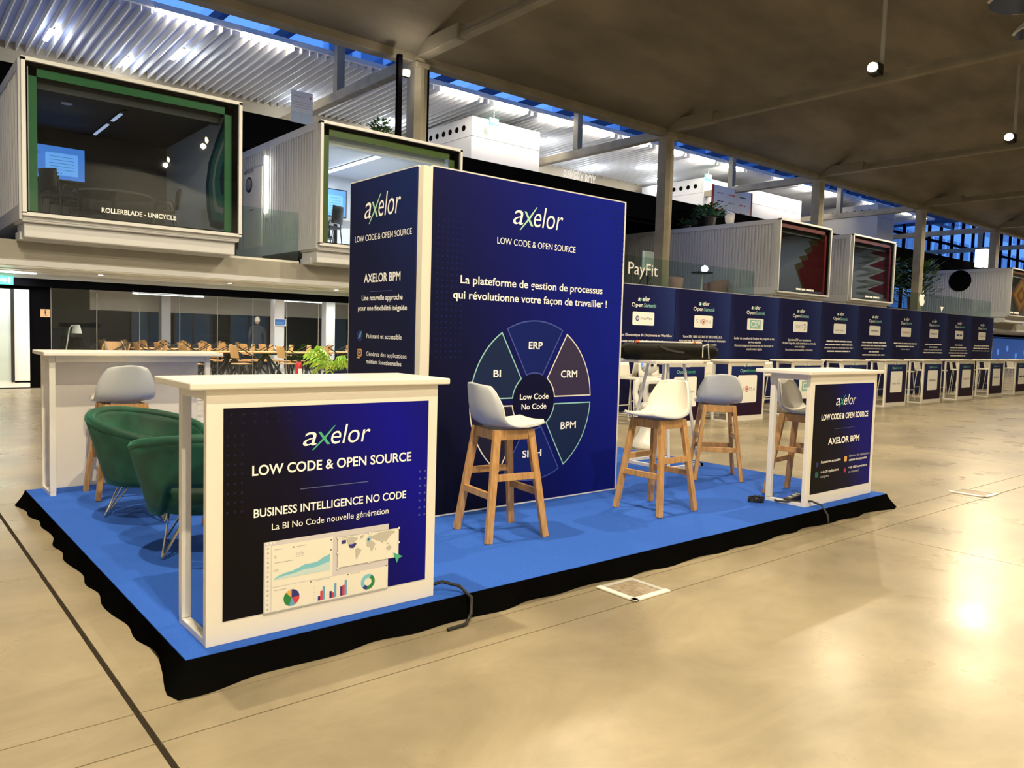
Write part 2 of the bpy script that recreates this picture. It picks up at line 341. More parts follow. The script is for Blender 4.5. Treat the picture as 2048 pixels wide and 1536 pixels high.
# concrete columns along the aisle
for k, x in enumerate(RIBX[1:-1]):
    lab = ['out beside the left end', 'behind the slatted gallery rooms on the left', 'beside the pair of pink armchairs', 'between the red room and the white box room', 'above the white fruit emblem', 'at the right end by the far windows', 'far off at the right end'][k]
    c = thing('concrete_column', 'raw concrete column '+lab, 'column', (x, 15, 0))
    MB().prism([(-.2, -.16, 0), (-.05, -.24, 0), (.05, -.24, 0), (.2, -.16, 0), (.2, .22, 0), (-.2, .22, 0)], (0, 0, 8.66), CONC).build('shaft', c)
    MB().box(-.22, .22, -.26, .24, 8.42, 8.56, CONC).build('capital', c, bevel=.03)
    if k: MB().box(.21, .33, -.06, .1, 2.95, 8.5, BLACK).build('downpipe', c)
    bm = thing('aisle_beam', 'concrete beam running back from column %d to the gallery post' % (k+1), 'beam', (x, 15.2, 8.5))
    MB().box(-.14, .14, 0, 10.3, 0, .3, CONC).build('beam', bm, bevel=.02)
    MB().box(-.13, .13, 4.2, 4.45, .3, 2.0, CONC).build('post', bm)

# mezzanine floor, facade band, soffit
struct(MB().box(-10, 74, 13.9, 26, 2.5, 2.93, BEIGE).build('trim_2'), 'beige front band and floor of the mezzanine')
so = struct(MB().box(-10, 74, 13.9, 26, 2.44, 2.5, mat('soffit_white', (.85, .85, .83), .3)).build('trim_3'), 'white soffit under the mezzanine')
MB().box(-10, 74, 13.87, 13.95, 2.46, 2.56, WPAINT).build('edge_strip', so)
MB().box(-10, 74, 16.16, 16.24, 2.34, 2.44, WPAINT).build('edge_strip', so)
MB().box(-10, 74, 15.2, 15.28, 2.42, 2.44, WMETAL).build('edge_strip', so)
MB().box(-10, 74, 14.55, 14.6, 2.42, 2.44, WMETAL).build('edge_strip', so)
hd = struct(MB().box(-10, 74, 16.15, 16.4, 2.17, 2.34, BLACK).box(-10, 74, 16.25, 16.4, 2.34, 2.44, BLACK).build('trim_4'), 'black head beam above the glass wall')
# second gallery: black parapet, back walls
struct(MB().box(-10, 66, 18.0, 18.25, 6.25, 7.22, BLACK).box(-10, 66, 18.25, 26, 6.1, 6.3, BLACK).build('trim_5'), 'black parapet and floor of the upper gallery')
struct(MB().box(-10, 46, 25.6, 25.8, 2.93, 10.16, mat('gallery_wall', (.42, .36, .26), .8)).build('wall_back'), 'beige wall at the back of the galleries')
struct(MB().box(-10, 46, 21.5, 21.6, 2.93, 6.1, mat('dark_wall', (.06, .06, .06), .8)).build('wall_gallery'), 'dark wall behind the mezzanine rooms')
struct(MB().box(-10, 2.19, 16.3, 16.45, 0, 2.3, BLACK).build('wall_black'), 'black wall left of the glass wall')

struct(MB().box(-10, 66, 18.3, 25.6, 6.3, 6.33, mat('gallery_floor', (.62, .60, .56), .6)).build('trim_7'), 'pale floor of the upper gallery')  # unseen floor made pale to bounce light up to the slats
# slatted aisle ceiling
ac = struct(MB().prism([(-4, 20.1, 10.10), (-4, 25.9, 9.91), (-4, 25.9, 10.22), (-4, 20.1, 10.22)], (60, 0, 0), SKYTINT).build('ceiling_aisle'), 'ceiling with bluish sky light painted in, hung with white slats over the galleries')
sm = MB().prism([(0, 20, 9.86), (0, 25.55, 9.68), (0, 25.55, 9.90), (0, 20, 10.08)], (.035, 0, 0), SLAT)
s0 = sm.build('slat', ac); x = -1.5; s0.location.x = x
for k in range(1, 205):
    o = s0.copy(); C.objects.link(o); o.location.x = -1.5+.27*k; o.parent = ac
rail = MB().box(-4, 55, 19.86, 19.95, 9.98, 10.14, WMETAL)
rail.build('rail', ac)
n = 0
for k in range(23):
    x0 = 5.31+2.352*k
    if k in (2, 3, 12, 16) or x0 > 53: continue
    t = thing('tube_lamp', 'glowing tube lamp on the slatted ceiling edge, %s from the left' % ORD[n], 'lamp', (x0, 19.82, 9.93)); n += 1
    MB().box(0, 1.55, -.05, .05, .02, .09, WMETAL).build('housing', t)
    MB().box(.02, 1.53, -.05, .05, -.05, .02, TUBE).build('diffuser', t)
    if x0 < 45:
        light('AREA', 'tube_glow', (.775, .06, -.02), 95, NEUT, t, shape='RECTANGLE', size=1.5, size_y=.06, rot=(math.radians(80), 0, 0))
for k, (x, y) in enumerate([(3.4, 23.6), (5.6, 24.6), (6.7, 22.6), (11.3, 24.2), (15.2, 24.6), (21.5, 22.6), (24.0, 24.0), (26.5, 24.5), (28.5, 22.5), (31, 24)]):
    t = thing('ceiling_strip_lamp', 'short white strip lamp between ceiling slats, %s from the left' % ORD[k], 'lamp', (x, y, 9.78))
    MB().box(-.06, .06, -.55, .55, -.04, .01, TUBEW).build('diffuser', t); MB().box(-.07, .07, -.57, .57, .01, .06, WMETAL).build('housing', t)
    light('POINT', 'strip_glow', (0, 0, -.35), 42, COOL, t, shadow_soft_size=.1)
# glass roof strip between vault and slats
sky = thing('skylight', 'strip of glazed roof showing blue dusk sky', 'skylight', (0, 15.2, 11.3))
del sky['category']; sky.name = 'window_1'; sky['kind'] = 'structure'
RAFT = mat('dark_rafter', (.03, .045, .08), .6)
MB().box(-6, 70, .1, 15, .2, .22, G_SKY).build('pane', sky)
x = -5.2
while x < 66:
    MB().box(x-.10, x+.10, 0, 15, -.12, .2, RAFT).build('rafter', sky); x += 2.2
for y in (.4, 2.2, 5.2, 9.2, 14.6): MB().box(-6, 70, y-.04, y+.04, 0, .2, RAFT).build('purlin', sky)
struct(MB().box(-10, 70, 14.95, 15.15, 8.98, 11.5, mat('roof_edge', (.2, .18, .15), .8)).build('trim_6'), 'concrete upstand under the glazed roof strip')

# ================================================================== PODS
def ribs(mb, x, y0, y1, z0, z1, side, pitch=.14, d=.045):
    y = y0
    while y < y1-.03:
        mb.box(min(x, x+side*d), max(x, x+side*d), y, y+pitch*.5, z0, z1, WPAINT); y += pitch
def pod(x0, x1, label, rev, depth=4.9, wall_in=None, door=False):
    W = x1-x0; t = thing('meeting_room_box', label, 'meeting room', (x0, 13, 2.93)); z0, z1 = .40, 3.07
    IN = wall_in or WPAINT
    MB().box(0, W, .08, depth, z1-.1, z1, WPAINT).box(0, W, .08, depth, z0-.1, z0+.05, WPAINT).box(0, .1, .08, depth, z0+.05, z1-.1, WPAINT).box(W-.1, W, .08, depth, z0+.05, z1-.1, WPAINT).box(.1, W-.1, depth-.1, depth, z0+.05, z1-.1, WPAINT).build('shell', t)
    MB().box(-.055, -.001, .101, depth, z1-.165, z1+.005, WPAINT).box(-.055, -.001, .101, depth, z0-.1, z0+.155, WPAINT).box(-.055, -.001, .101, .24, z0+.156, z1-.166, WPAINT).build('side_rail', t)
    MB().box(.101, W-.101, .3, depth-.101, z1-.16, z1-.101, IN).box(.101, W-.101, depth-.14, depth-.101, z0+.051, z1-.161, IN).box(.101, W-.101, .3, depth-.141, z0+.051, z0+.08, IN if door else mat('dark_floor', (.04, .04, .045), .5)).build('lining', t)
    m = MB(); yr = depth-1.75 if door else depth-.25
    ribs(m, 0, .25, yr, z0+.16, z1-.17, -1)
    if door: ribs(m, 0, yr+1.25, depth-.1, z0+.16, z1-.17, -1); ribs(m, 0, yr, yr+1.25, 2.6, z1-.17, -1)
    m.build('corrugated_wall', t)
    f = .045
    MB().box(-.02, W+.02, -.02, .1, z1-f, z1+.02, PODW).box(-.02, W+.02, -.02, .1, z0-.04, z0+.02, PODW).box(-.02, f, -.02, .1, z0, z1, PODW).box(W-f, W+.02, -.02, .1, z0, z1, PODW).build('frame', t)
    g = .10
    MB().box(f, W-f, .05, .1, z1-f-.07, z1-f, BLACK).box(f, W-f, .05, .1, z0+.02, z0+.05, BLACK).box(f, g-.02, .05, .1, z0, z1-f, BLACK).box(W-g-.05, W-f, .05, .1, z0, z1-f, BLACK).build('black_border', t)
    MB().box(g-.02, W-g-.05, .1, .14, z1-f-.22, z1-f-.07, rev).box(g-.02, .23, .1, .14, z0, z1-f-.07, rev).box(W-.30, W-g-.05, .1, .14, z0, z1-f-.07, rev).build('reveal', t)
    MB().box(.23, W-.3, .3, .5, z1-.42, z1-.16, IN).build('blind_box', t)
    MB().box(f, W-f, .02, .032, z0+.02, z1-f, G_POD).build('pane', t)
    tr = MB(); tr.box(.03, W-.03, .22, 1.0, 0, .26, WPAINT).box(-.01, W+.01, .1, 1.0, .26, .36, WPAINT); tr.build('tray', t, bevel=.02)
    MB().box(.0, W, .5, 1.0, -.02, .12, WPAINT).build('foot_ledge', t)
    return t, W, z0, z1
GREEN = mat('reveal_green', (.012, .16, .045), .5); OLIVE = mat('reveal_olive', (.11, .17, .03), .5); RREV = mat('reveal_red', (.30, .012, .012), .5); BREV = mat('reveal_burgundy', (.22, .01, .05), .5)
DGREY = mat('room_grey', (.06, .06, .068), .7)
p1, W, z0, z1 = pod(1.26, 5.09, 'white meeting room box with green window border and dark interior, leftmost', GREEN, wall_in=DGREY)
ink = Ink((0, 0, 0), (1, 0, 0), (0, 0, 1), (0, -1, 0)); ink.O = Vector((0, .018, 0))
ink.text('ROLLERBLADE - UNICYCLE', 1.24, 2.56, .56, .085, PW, .018); ink.bld('lettering', p1)
def wallpoly(m, X, pts, material, lay): m.poly([(X-.004*lay, y, z) for y, z in pts], material)
mu = MB(); TEALD = mat('mural_teal_dark', (.008, .035, .06), .6); TEAL = mat('mural_teal', (.03, .2, .17), .6); MGREY = mat('mural_grey', (.36, .38, .36), .6)
blob = [(13.12, 5.97), (13.56, 5.9), (14.1, 5.5), (14.62, 5.04), (14.81, 4.55), (14.72, 4.0), (14.51, 3.62), (13.9, 3.5), (13.12, 3.5)]
cen = (13.3, 4.6)
sc = lambda k: [(cen[0]+(a-cen[0])*k, cen[1]+(b-cen[1])*k) for a, b in blob]
for i, (k, c) in enumerate([(1, TEALD), (.86, TEAL), (.70, MGREY), (.60, TEAL), (.38, TEALD)]): wallpoly(mu, 4.985, sc(k), c, i+1)
mu.build('mural', p1, world=True)
p2, W, z0, z1 = pod(6.87, 10.66, 'white meeting room box with olive window border and bright interior, beside blue tower top', OLIVE, wall_in=mat('room_white', (.7, .7, .72), .6), door=True)
d = MB().box(-.045, -.01, 3.2, 4.4, .25, 2.55, WMETAL).build('door', p2, bevel=.01)
q = MB().lathe([(.2, -.012), (.2, .012)], BLACKM, 20).build('porthole', d); q.rotation_euler = (0, PI/2, 0); q.location = (-.05, 4.03, 2.18)
q = MB().lathe([(.15, -.013), (.15, .013)], mat('porthole_glass', (.3, .33, .35), .1), 20).build('porthole_pane', d); q.rotation_euler = (0, PI/2, 0); q.location = (-.054, 4.03, 2.18)
MB().tube([(-.06, 3.62, 1.5), (-.11, 3.62, 1.5), (-.11, 3.80, 1.5)], .014, CHROME).build('handle', d)
dk = Ink((-.047, 0, 0), (0, -1, 0), (0, 0, 1), (-1, 0, 0)); dk.text('MEETING ROOM', -4.36, -3.75, 2.47, .085, PDARK, .01); dk.bld('lettering', d)
t = thing('wall_tube_lamp', 'upright glowing tube lamp on corrugated side of olive-bordered room', 'lamp', (6.80, 15.84, 4.25))
MB().tube([(-.03, 0, .02), (-.03, 0, 1.40)], .035, TUBE, 10).build('tube', t); MB().box(-.03, .03, -.035, .035, 1.4, 1.55, WMETAL).build('cap', t); MB().box(-.03, .03, -.035, .035, -.12, .02, WMETAL).build('cap', t)
light('AREA', 'tube_glow', (-.16, 0, .7), 14, (1, .86, .55), t, shape='RECTANGLE', size=1.3, size_y=.08, rot=(0, PI/2, 0))
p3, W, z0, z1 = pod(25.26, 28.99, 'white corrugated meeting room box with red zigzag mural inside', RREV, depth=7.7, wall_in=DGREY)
mu = MB(); MRED = mat('mural_red', (.26, .008, .008), .6); GOLD = mat('mural_gold', (.22, .17, .05), .6); MBUR = mat('mural_burgundy', (.17, .008, .035), .6)
zig = [(13.15, 5.62), (13.69, 5.9), (13.55, 5.62), (13.92, 5.58), (13.80, 5.35), (14.1, 5.24), (13.95, 5.02), (14.32, 4.98), (14.16, 4.76), (14.5, 4.65), (14.05, 3.55), (13.15, 3.5)]
wallpoly(mu, 28.87, zig, GOLD, 1); wallpoly(mu, 28.87, [(13.15, 5.45), (13.55, 5.62), (13.48, 5.38), (13.78, 5.36), (13.7, 5.16), (13.97, 5.03), (13.85, 4.84), (14.18, 4.79), (14.05, 4.56), (14.33, 4.42), (13.98, 3.55), (13.15, 3.5)], MRED, 2); mu.build('mural', p3, world=True)
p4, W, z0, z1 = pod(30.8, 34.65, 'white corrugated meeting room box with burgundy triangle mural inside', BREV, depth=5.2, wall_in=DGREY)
mu = MB(); wallpoly(mu, 34.53, [(13.2, 3.5), (13.2, 5.9), (13.35, 5.9), (13.35, 3.5)], MBUR, 1)
for z in (5.6, 5.05, 4.5, 3.95):
    wallpoly(mu, 34.53, [(13.3, z+.27), (14.1, z), (13.3, z-.27)], MBUR, 2)
    for q in (0, .16, .32): wallpoly(mu, 34.53, [(13.5+q, z-.28), (14.3+q, z-.08), (14.3+q, z-.14), (13.62+q, z-.28), (14.3+q, z-.42), (14.3+q, z-.48)], MGREY, 3)
mu.build('mural', p4, world=True)
for p_ in (p3, p4):
    k = Ink((0, .018, 0), (1, 0, 0), (0, 0, 1), (0, -1, 0)); k.greek(1.3, 2.6, .52, .10, PW, 4); k.bld('lettering', p_)
p5, W, z0, z1 = pod(49.25, 53.1, 'white corrugated meeting room box with dark porthole and orange diamond, far right', mat('reveal_orange', (.3, .06, .01), .5), depth=5, wall_in=mat('room_pale', (.55, .55, .57), .6))
q = MB().lathe([(.62, -.03), (.62, .03)], BLACK, 28).build('porthole', p5); q.rotation_euler = (0, PI/2, 0); q.location = (-.06, 2.7, 2.42)
dk = Ink((0, .06, 0), (1, 0, 0), (0, 0, 1), (0, -1, 0))
for r, c in ((1.1, mat('diamond_rust', (.25, .05, .01), .5)), (.85, mat('diamond_amber', (.55, .25, .02), .5)), (.5, MT['diamond_rust']), (.3, MT['diamond_amber'])): dk.shape([(1.9-r*1.45, 1.6), (1.9, 1.6-r), (1.9+r*1.45, 1.6), (1.9, 1.6+r)], c, 1+r*-2+3)
dk.bld('diamond', p5)
k = Ink((0, .018, 0), (1, 0, 0), (0, 0, 1), (0, -1, 0)); k.greek(.1, 1.6, .5, .16, PW, 8); k.bld('lettering', p5)

# things inside the pods
def wallscreen(x0, x1, y, zb, zt, label, words):
    t = thing('wall_screen', label, 'screen', (x0, y, zb)); w_, h = x1-x0, zt-zb
    MB().box(-.03, w_+.03, .01, .06, -.03, h+.03, BLACKM).build('bezel', t)
    MB().box(0, w_, 0, .01, 0, h, SCREEN).build('display', t)
    k = Ink((0, 0, 0), (1, 0, 0), (0, 0, 1), (0, -1, 0)); 
    k.rrect(.42*w_, .9*w_, .12*h, .8*h, .03, SCRLT, 2); k.text(words, .03*w_, .32*w_, .68*h, .07, INKD, .01, layer=2)
    for i in range(5): k.greek(.48*w_, .84*w_, (.68-.1*i)*h, .012, INKD, i+3)
    for i in range(3): k.greek(.06*w_, .28*w_, (.55-.05*i)*h, .010, INKD, i+13); k.disc((.55+.05*i)*w_, .18*h, .014, INKD, 3)
    k.rrect(.12*w_, .2*w_, .3*h, .42*h, .01, INKD, 2); k.rect(.13*w_, .19*w_, .32*h, .40*h, SCREEN, 3)
    k.bld('lettering', t); return t
wallscreen(1.75, 3.13, 17.62, 4.72, 5.45, 'lit blue wall screen inside the dark green-bordered room', 'STATION F')
wallscreen(8.9, 9.9, 17.62, 4.70, 5.43, 'lit blue wall screen inside the bright olive-bordered room', 'STATION F')
def office_chair():
    t = thing('office_chair', '', 'chair')
    MB().box(-.23, .23, -.22, .22, .44, .50, BLACKM).build('seat', t, bevel=.02)
    MB().grid(lambda u, v: (-.22+.44*u, -.24-.05*math.sin(PI*u)-.05*v, .55+.42*v), 6, 4, BLACKM).build('backrest', t, solid=.025, smooth='all')
    for s in (-1, 1):
        MB().tube([(s*.25, -.2, .45), (s*.27, -.15, .68), (s*.27, .15, .68), (s*.25, .2, .45)], .014, BLACKM, 6).build('armrest', t)
        MB().tube([(s*.22, -.2, .45), (s*.24, -.25, 0)], .014, BLACKM, 6).build('leg', t); MB().tube([(s*.22, .2, .45), (s*.24, .24, 0)], .014, BLACKM, 6).build('leg', t)
    return t
oc = office_chair(); oc.location = (2.35, 15.4, 3.45); oc.rotation_euler.z = -1.2; oc['label'] = 'black office chair left of table in dark green-bordered room'
dup(oc, (2.95, 16.2, 3.42), -2.6, 'black office chair in front of screen in dark green-bordered room')
dup(oc, (4.15, 15.0, 3.42), 1.4, 'black office chair right of table in dark green-bordered room')
dup(oc, (2.1, 14.6, 3.42), -1.0, 'black office chair nearest left window edge of green-bordered room')
dup(oc, (7.75, 14.4, 3.42), .5, 'black office chair by window of bright olive-bordered room')
dup(oc, (8.6, 16.4, 3.42), 2.8, 'black office chair behind table in bright olive-bordered room')
oc.location.z = 3.42
def roundtable(x, y, z, label, top, r=.75):
    t = thing('meeting_table', label, 'table', (x, y, z))
    MB().lathe([(r, .70), (r+.01, .72), (r, .74)], top, 28).build('tabletop', t); MB().lathe([(.3, 0), (.28, .03), (.05, .05), (.05, .70)], BLACKM, 14).build('pedestal', t)
roundtable(3.2, 15.2, 3.42, 'round dark meeting table in green-bordered room', mat('table_dark', (.1, .1, .1), .25))
roundtable(8.4, 15.3, 3.42, 'round white meeting table in olive-bordered room', WHITE)
t = thing('room_strip_lamp', 'pair of dim strip lights on ceiling of dark green-bordered room', 'lamp', (3.28, 15.2, 5.80))
DIMT = mat('dim_tube', (.7, .75, .9), .4, emit=((.6, .7, 1), .7))
for a, b in ((-.3, .45), (.85, 2.1)): MB().box(-.03, .03, a, b, -.02, 0, DIMT).build('tube', t)
MB().box(-.04, .04, -.6, 2.3, 0, .03, BLACKM).build('rail', t)
t = thing('room_strip_lamp', 'bright strip light on ceiling of olive-bordered room', 'lamp', (9.08, 14.3, 5.79))
MB().box(-.04, .04, 0, 2.8, -.02, .02, TUBEW).build('tube', t); MB().box(-.05, .05, -.05, 2.85, .02, .04, WMETAL).build('rail', t)
light('AREA', 'room_light', (0, 1.4, -.06), 190, COOL, t, shape='RECTANGLE', size=.1, size_y=2.7)

for px, en, lab in ((2.3, 13, 'dark green-bordered'), (27.1, 11, 'red-mural'), (32.7, 13, 'burgundy-mural')):
    t = thing('room_fill_lamp', 'added ceiling light brightening the %s room' % lab, 'lamp', (px, 15.0, 5.815))  # unseen lamp added to brighten the room interior
    MB().lathe([(.10, 0), (.11, .012)], WMETAL, 14).build('trim_ring', t); light('AREA', 'room_light', (0, 0, -.05), en, (.9, .93, 1), t, shape='DISK', size=1.2)
# glass railings with marks
def railing(x0, x1, label, n):
    t = thing('glass_railing', label, 'railing', (x0, 13.95, 2.93)); w_ = (x1-x0)/n
    for i in range(n): MB().box(i*w_+.01, (i+1)*w_-.01, -.01, .01, -.02, 1.15, G_RAIL).build('pane', t)
    MB().box(0, x1-x0, -.04, .04, -.05, .05, WMETAL).build('base_rail', t); return t
railing(5.12, 6.79, 'glass railing between the two left meeting room boxes', 1)
rl = railing(10.7, 25.18, 'long glass railing above the exhibitor panels carrying white lettering', 8)
k = Ink((-10.7, -.012, -2.93), (1, 0, 0), (0, 0, 1), (0, -1, 0)); k.text('PayFit', 18.04, 19.5, 3.5, .38, PW, 0); k.bld('lettering', rl)
rl = railing(34.7, 49.2, 'glass railing right of burgundy room carrying white fruit emblem', 8)
k = Ink((-34.7, -.012, -2.93), (1, 0, 0), (0, 0, 1), (0, -1, 0))
ap = [(0, .04), (.08, 0), (.16, .01), (.24, .08), (.30, .18), (.33, .27), (.25, .33), (.22, .42), (.24, .50), (.31, .56), (.24, .62), (.14, .63), (.04, .59), (0, .58), (-.06, .60), (-.16, .63), (-.26, .58), (-.32, .48), (-.32, .34), (-.28, .2), (-.2, .07), (-.12, .0), (-.05, .01)]
k.shape([(39.93+a, 3.43+b*.95) for a, b in ap], PW); k.shape([(39.94, 4.05), (39.97, 4.15), (40.10, 4.24), (40.08, 4.13)], PW)
k.bld('emblem', rl); k = Ink((-34.7, -.012, -2.93), (1, 0, 0), (0, 0, 1), (0, -1, 0)); k.shape([(42.2, 3.5), (42.6, 3.5), (42.38, 3.22)], PW); k.bld('triangle_mark', rl)

# upper gallery rooms, signs, plants
BOXW = mat('box_room_white', (.50, .50, .51), .6)
def upbox(x0, x1, y0, y1, zt, label):
    t = thing('box_room', label, 'room', (x0, y0, 6.3)); w_ = x1-x0; h = zt-6.3
    MB().box(0, w_, 0, y1-y0, 0, h-.75, BOXW).box(0, w_, 0, y1-y0, h-.73, h, BOXW).box(.02, w_-.02, .02, y1-y0, h-.75, h-.73, GREYP).build('walls', t)
    for i in range(6):
        o = MB().lathe([(.11, -.01), (.11, .01)], BLACK, 14).build('vent_hole', t); o.rotation_euler = (0, PI/2, 0); o.location = (-.004, .5+.45*i, h-.38)
upbox(16.86, 20.3, 21, 24.6, 9.62, 'white upper room box with vent holes behind the blue tower')
upbox(31.2, 40.3, 21, 25, 9.45, 'long white upper room box with vent holes right of the middle column')
upbox(23.0, 27.5, 23.4, 25.2, 8.7, 'low white upper room box behind the middle column')
upbox(44.5, 46.6, 18.6, 22, 9.6, 'narrow white upper room box with dark side far right')
t = thing('hanging_poster', 'white poster hanging in front of slatted ceiling, upper left', 'poster', (8.36, 17.98, 7.2))
MB().box(0, .65, 0, .015, 0, .88, mat('poster_paper', (.72, .76, .80), .6)).build('sheet', t)
k = Ink((0, 0, 0), (1, 0, 0), (0, 0, 1), (0, -1, 0)); k.rect(0, .65, 0, .30, mat('poster_blue', (.50, .62, .72), .6)); k.rect(.32, .33, 0, .88, PGREY, 2)
for i in range(3): k.greek(.06, .58, .56-.07*i, .022, PGREY, i)
k.greek(.06, .4, .72, .03, PDIM, 7); k.shape([(.55, .7), (.59, .7), (.6, .78), (.56, .76)], PRED, 2); k.bld('lettering', t)
t = thing('spotlight_pole', 'black pole with spotlight standing on olive-bordered room', 'lamp', (9.78, 14.6, 6.02))
MB().box(-.06, .06, -.06, .06, 0, 2.5, BLACK).build('pole', t); MB().box(.06, .3, -.05, .05, 1.98, 2.16, BLACKM).build('housing', t); MB().box(.10, .26, -.09, -.05, 1.99, 2.15, GLARE).build('lens', t); light('POINT', 'pole_glow', (.18, -.25, 2.07), 18, NEUT, t, shadow_soft_size=.06)
t = thing('sponsor_banner', 'white banner with red edges standing on upper gallery', 'banner', (29.6, 19.2, 6.3))
MB().box(0, 3.0, 0, .05, 0, 2.35, PW).box(-.12, 0, 0, .05, 0, 2.35, RED).box(3.0, 3.12, 0, .05, 0, 2.35, RED).build('sheet', t)
k = Ink((0, 0, 0), (1, 0, 0), (0, 0, 1), (0, -1, 0))
for i in range(4):
    for j in range(3): k.greek(.25+.9*j, .75+.9*j, 2.0-.38*i, .07, (PGREY, PDARK, PRED)[(i+j*2) % 3], i*7+j)
k.bld('lettering', t)
t = thing('lounge_seat', 'round white lounge seat in front of the red-edged banner', 'seat', (29.2, 18.52, 6.62))
MB().lathe([(.5, 0), (.62, .1), (.66, .55), (.55, .62), (.45, .5), (.42, .3)], WHITE, 20).build('shell', t, smooth='all')
t = thing('bakery_sign', 'white shop lettering on upper gallery wall above the blue tower', 'sign', (19.2, 18.35, 7.2))
k = Ink((0, 0, 0), (1, 0, 0), (0, 0, 1), (0, -1, 0)); k.text('BAKERY BOY', 0, 1.7, 0, .40, mat('added_sign_glow', (.9, .9, .85), .4, emit=((1, .95, .85), .5)), .02); k.bld('lettering', t)  # letters given emission to make up for the little light reaching them
MB().box(0, 1.7, .005, .03, -.03, 0, BLACKM).build('rail', t)
def exit_sign(x, y, z, label, w_=.34):
    t = thing('exit_sign', label, 'sign', (x, y, z)); MB().box(-w_/2, w_/2, -.03, .03, -w_*.3, w_*.3, EXITM).build('box', t)
    if z > 5: MB().tube([(0, 0, w_*.3), (0, 0, 10.17-z)], .012, WMETAL, 6).build('rod', t)
    k = Ink((0, -.03, 0), (1, 0, 0), (0, 0, 1), (0, -1, 0)); k.shape([(-.3*w_, -.05*w_), (-.05*w_, -.05*w_), (-.05*w_, -.15*w_), (.15*w_, 0), (-.05*w_, .15*w_), (-.05*w_, .05*w_), (-.3*w_, .05*w_)], EXITW, 2); k.rect(.2*w_, .32*w_, -.2*w_, .2*w_, EXITW, 2); k.bld('pictogram', t)
exit_sign(1.34, 16.15, 2.27, 'green exit sign above white doorway at far left', .3)
exit_sign(17.6, 20.6, 9.45, 'green exit sign under slats above first white box room', .42)
exit_sign(31.0, 20.6, 9.35, 'green exit sign under slats above long white box room', .5)

def foliage(t, n, r, h, z, s, material, kind='foliage'):
    m = MB(); rnd = random.Random(n)
    for i in range(n):
        a, q, e = rnd.uniform(0, 2*PI), rnd.random()**.6*r, rnd.uniform(0, h); p = Vector((q*math.cos(a), q*math.sin(a), z+e))
        d = Vector((math.cos(a), math.sin(a), rnd.uniform(-.3, .9))).normalized()*s*rnd.uniform(.6, 1.2); w_ = d.cross(Vector((0, 0, 1))).normalized()*s*.28
        m.add([p, p+d*.5+w_, p+d, p+d*.5-w_], [(0, 1, 2, 3)], material)
    o = m.build(kind, t); o['kind'] = 'stuff'
def potplant(x, y, z, label, r, h, n, s, material=LEAFD, pr=.2, ph=.3, pot=BLACKM):
    t = thing('potted_plant', label, 'plant', (x, y, z)); MB().lathe([(pr*.75, 0), (pr, ph), (pr*.9, ph), (pr*.88, ph-.03)], pot, 14).build('pot', t)
    MB().tube([(0, 0, ph-.04), (0, 0, ph+.1)], .02, LEAFD, 6).build('stem', t); foliage(t, n, r, h, ph, s, material)
potplant(8.75, 13.7, 6.02, 'small bushy plant on roof of olive-bordered room', .2, .3, 120, .16, mat('mid_leaf', (.04, .13, .02), .5), .15, .12)
potplant(26.2, 16.9, 6.01, 'trailing plant behind roof of red-mural room, right of column', .6, .45, 240, .26, mat('mid_leaf', (.04, .13, .02), .5), .3, .5)
potplant(25.8, 17.75, 6.01, 'dark plant on roof of red-mural room, seen left of middle column', .35, .2, 130, .22, LEAFD, .2, .2)
potplant(40.8, 16.5, 2.93, 'large dark leafy plant behind fruit emblem on railing', 1.0, 2.3, 420, .45, LEAFD, .3, .6, mat('terracotta', (.3, .14, .08), .7))
potplant(44.0, 16.0, 2.93, 'tall loose plant in terracotta pot beside dark porthole', 1.1, 1.9, 380, .45, LEAFD, .42, 1.2, MT['terracotta'])
potplant(18.0, 15.6, 2.93, 'spiky plant at left end of the long glass railing', .3, 1.2, 90, .35, LEAFD, .2, .5, WPAINT)

# lounge on the mezzanine
def tubchair(x, y, z, rz, label):
    t = thing('tub_armchair', label, 'armchair', (x, y, z), rz)
    MB().lathe([(.36, .08), (.40, .12), (.40, .36), (.36, .40)], PINK, 20).build('seat', t)
    def f(u, v): a = PI*(-.78+1.56*u)-PI/2; r = .42+.05*v; return (r*math.cos(a), r*math.sin(a), .1+.72*v-.12*v*abs(2*u-1)**3)
    MB().grid(f, 18, 3, PINK).build('backrest', t, solid=.06, smooth='all')
    for a in range(4): MB().tube([(.26*math.cos(a*PI/2+.8), .26*math.sin(a*PI/2+.8), 0), (.26*math.cos(a*PI/2+.8), .26*math.sin(a*PI/2+.8), .1)], .02, BLACKM, 6).build('leg', t)
tubchair(22.65, 15.9, 2.93, -.9, 'dusty pink tub armchair nearest the middle column')
tubchair(25.0-.4, 15.3, 2.93, .9, 'dusty pink tub armchair against the corrugated wall')
t = thing('bistro_table', 'small dark round table with white stem between pink armchairs', 'table', (23.6, 15.2, 2.93))
MB().lathe([(.40, 1.02), (.41, 1.04), (.40, 1.06)], BLACKM, 22).build('tabletop', t); MB().lathe([(.25, 0), (.24, .03), (.04, .05), (.035, 1.02)], WMETAL, 14).build('stem', t)
t = thing('table_lamp', 'small white globe lamp on bistro table by pink armchairs', 'lamp', (23.75, 15.2, 3.99))
MB().lathe([(.04, 0), (.1, .05), (.13, .14), (.1, .23), (.03, .27)], TUBEW, 14).build('globe', t, smooth='all'); MB().lathe([(.05, 0), (.05, .02)], BLACKM, 10).build('base', t)
t = thing('easel', 'black tripod easel holding pale board behind the railing lettering', 'easel', (21.0, 15.7, 2.93))
MB().box(-.3, .42, -.03, 0, .95, 1.65, mat('easel_board', (.45, .62, .66), .5)).build('board', t)
for a in ((-.45, .25), (.45, .25), (0, -.4)): MB().tube([(0, 0, 1.0), (a[0], a[1], 0)], .025, BLACKM, 6).build('leg', t)

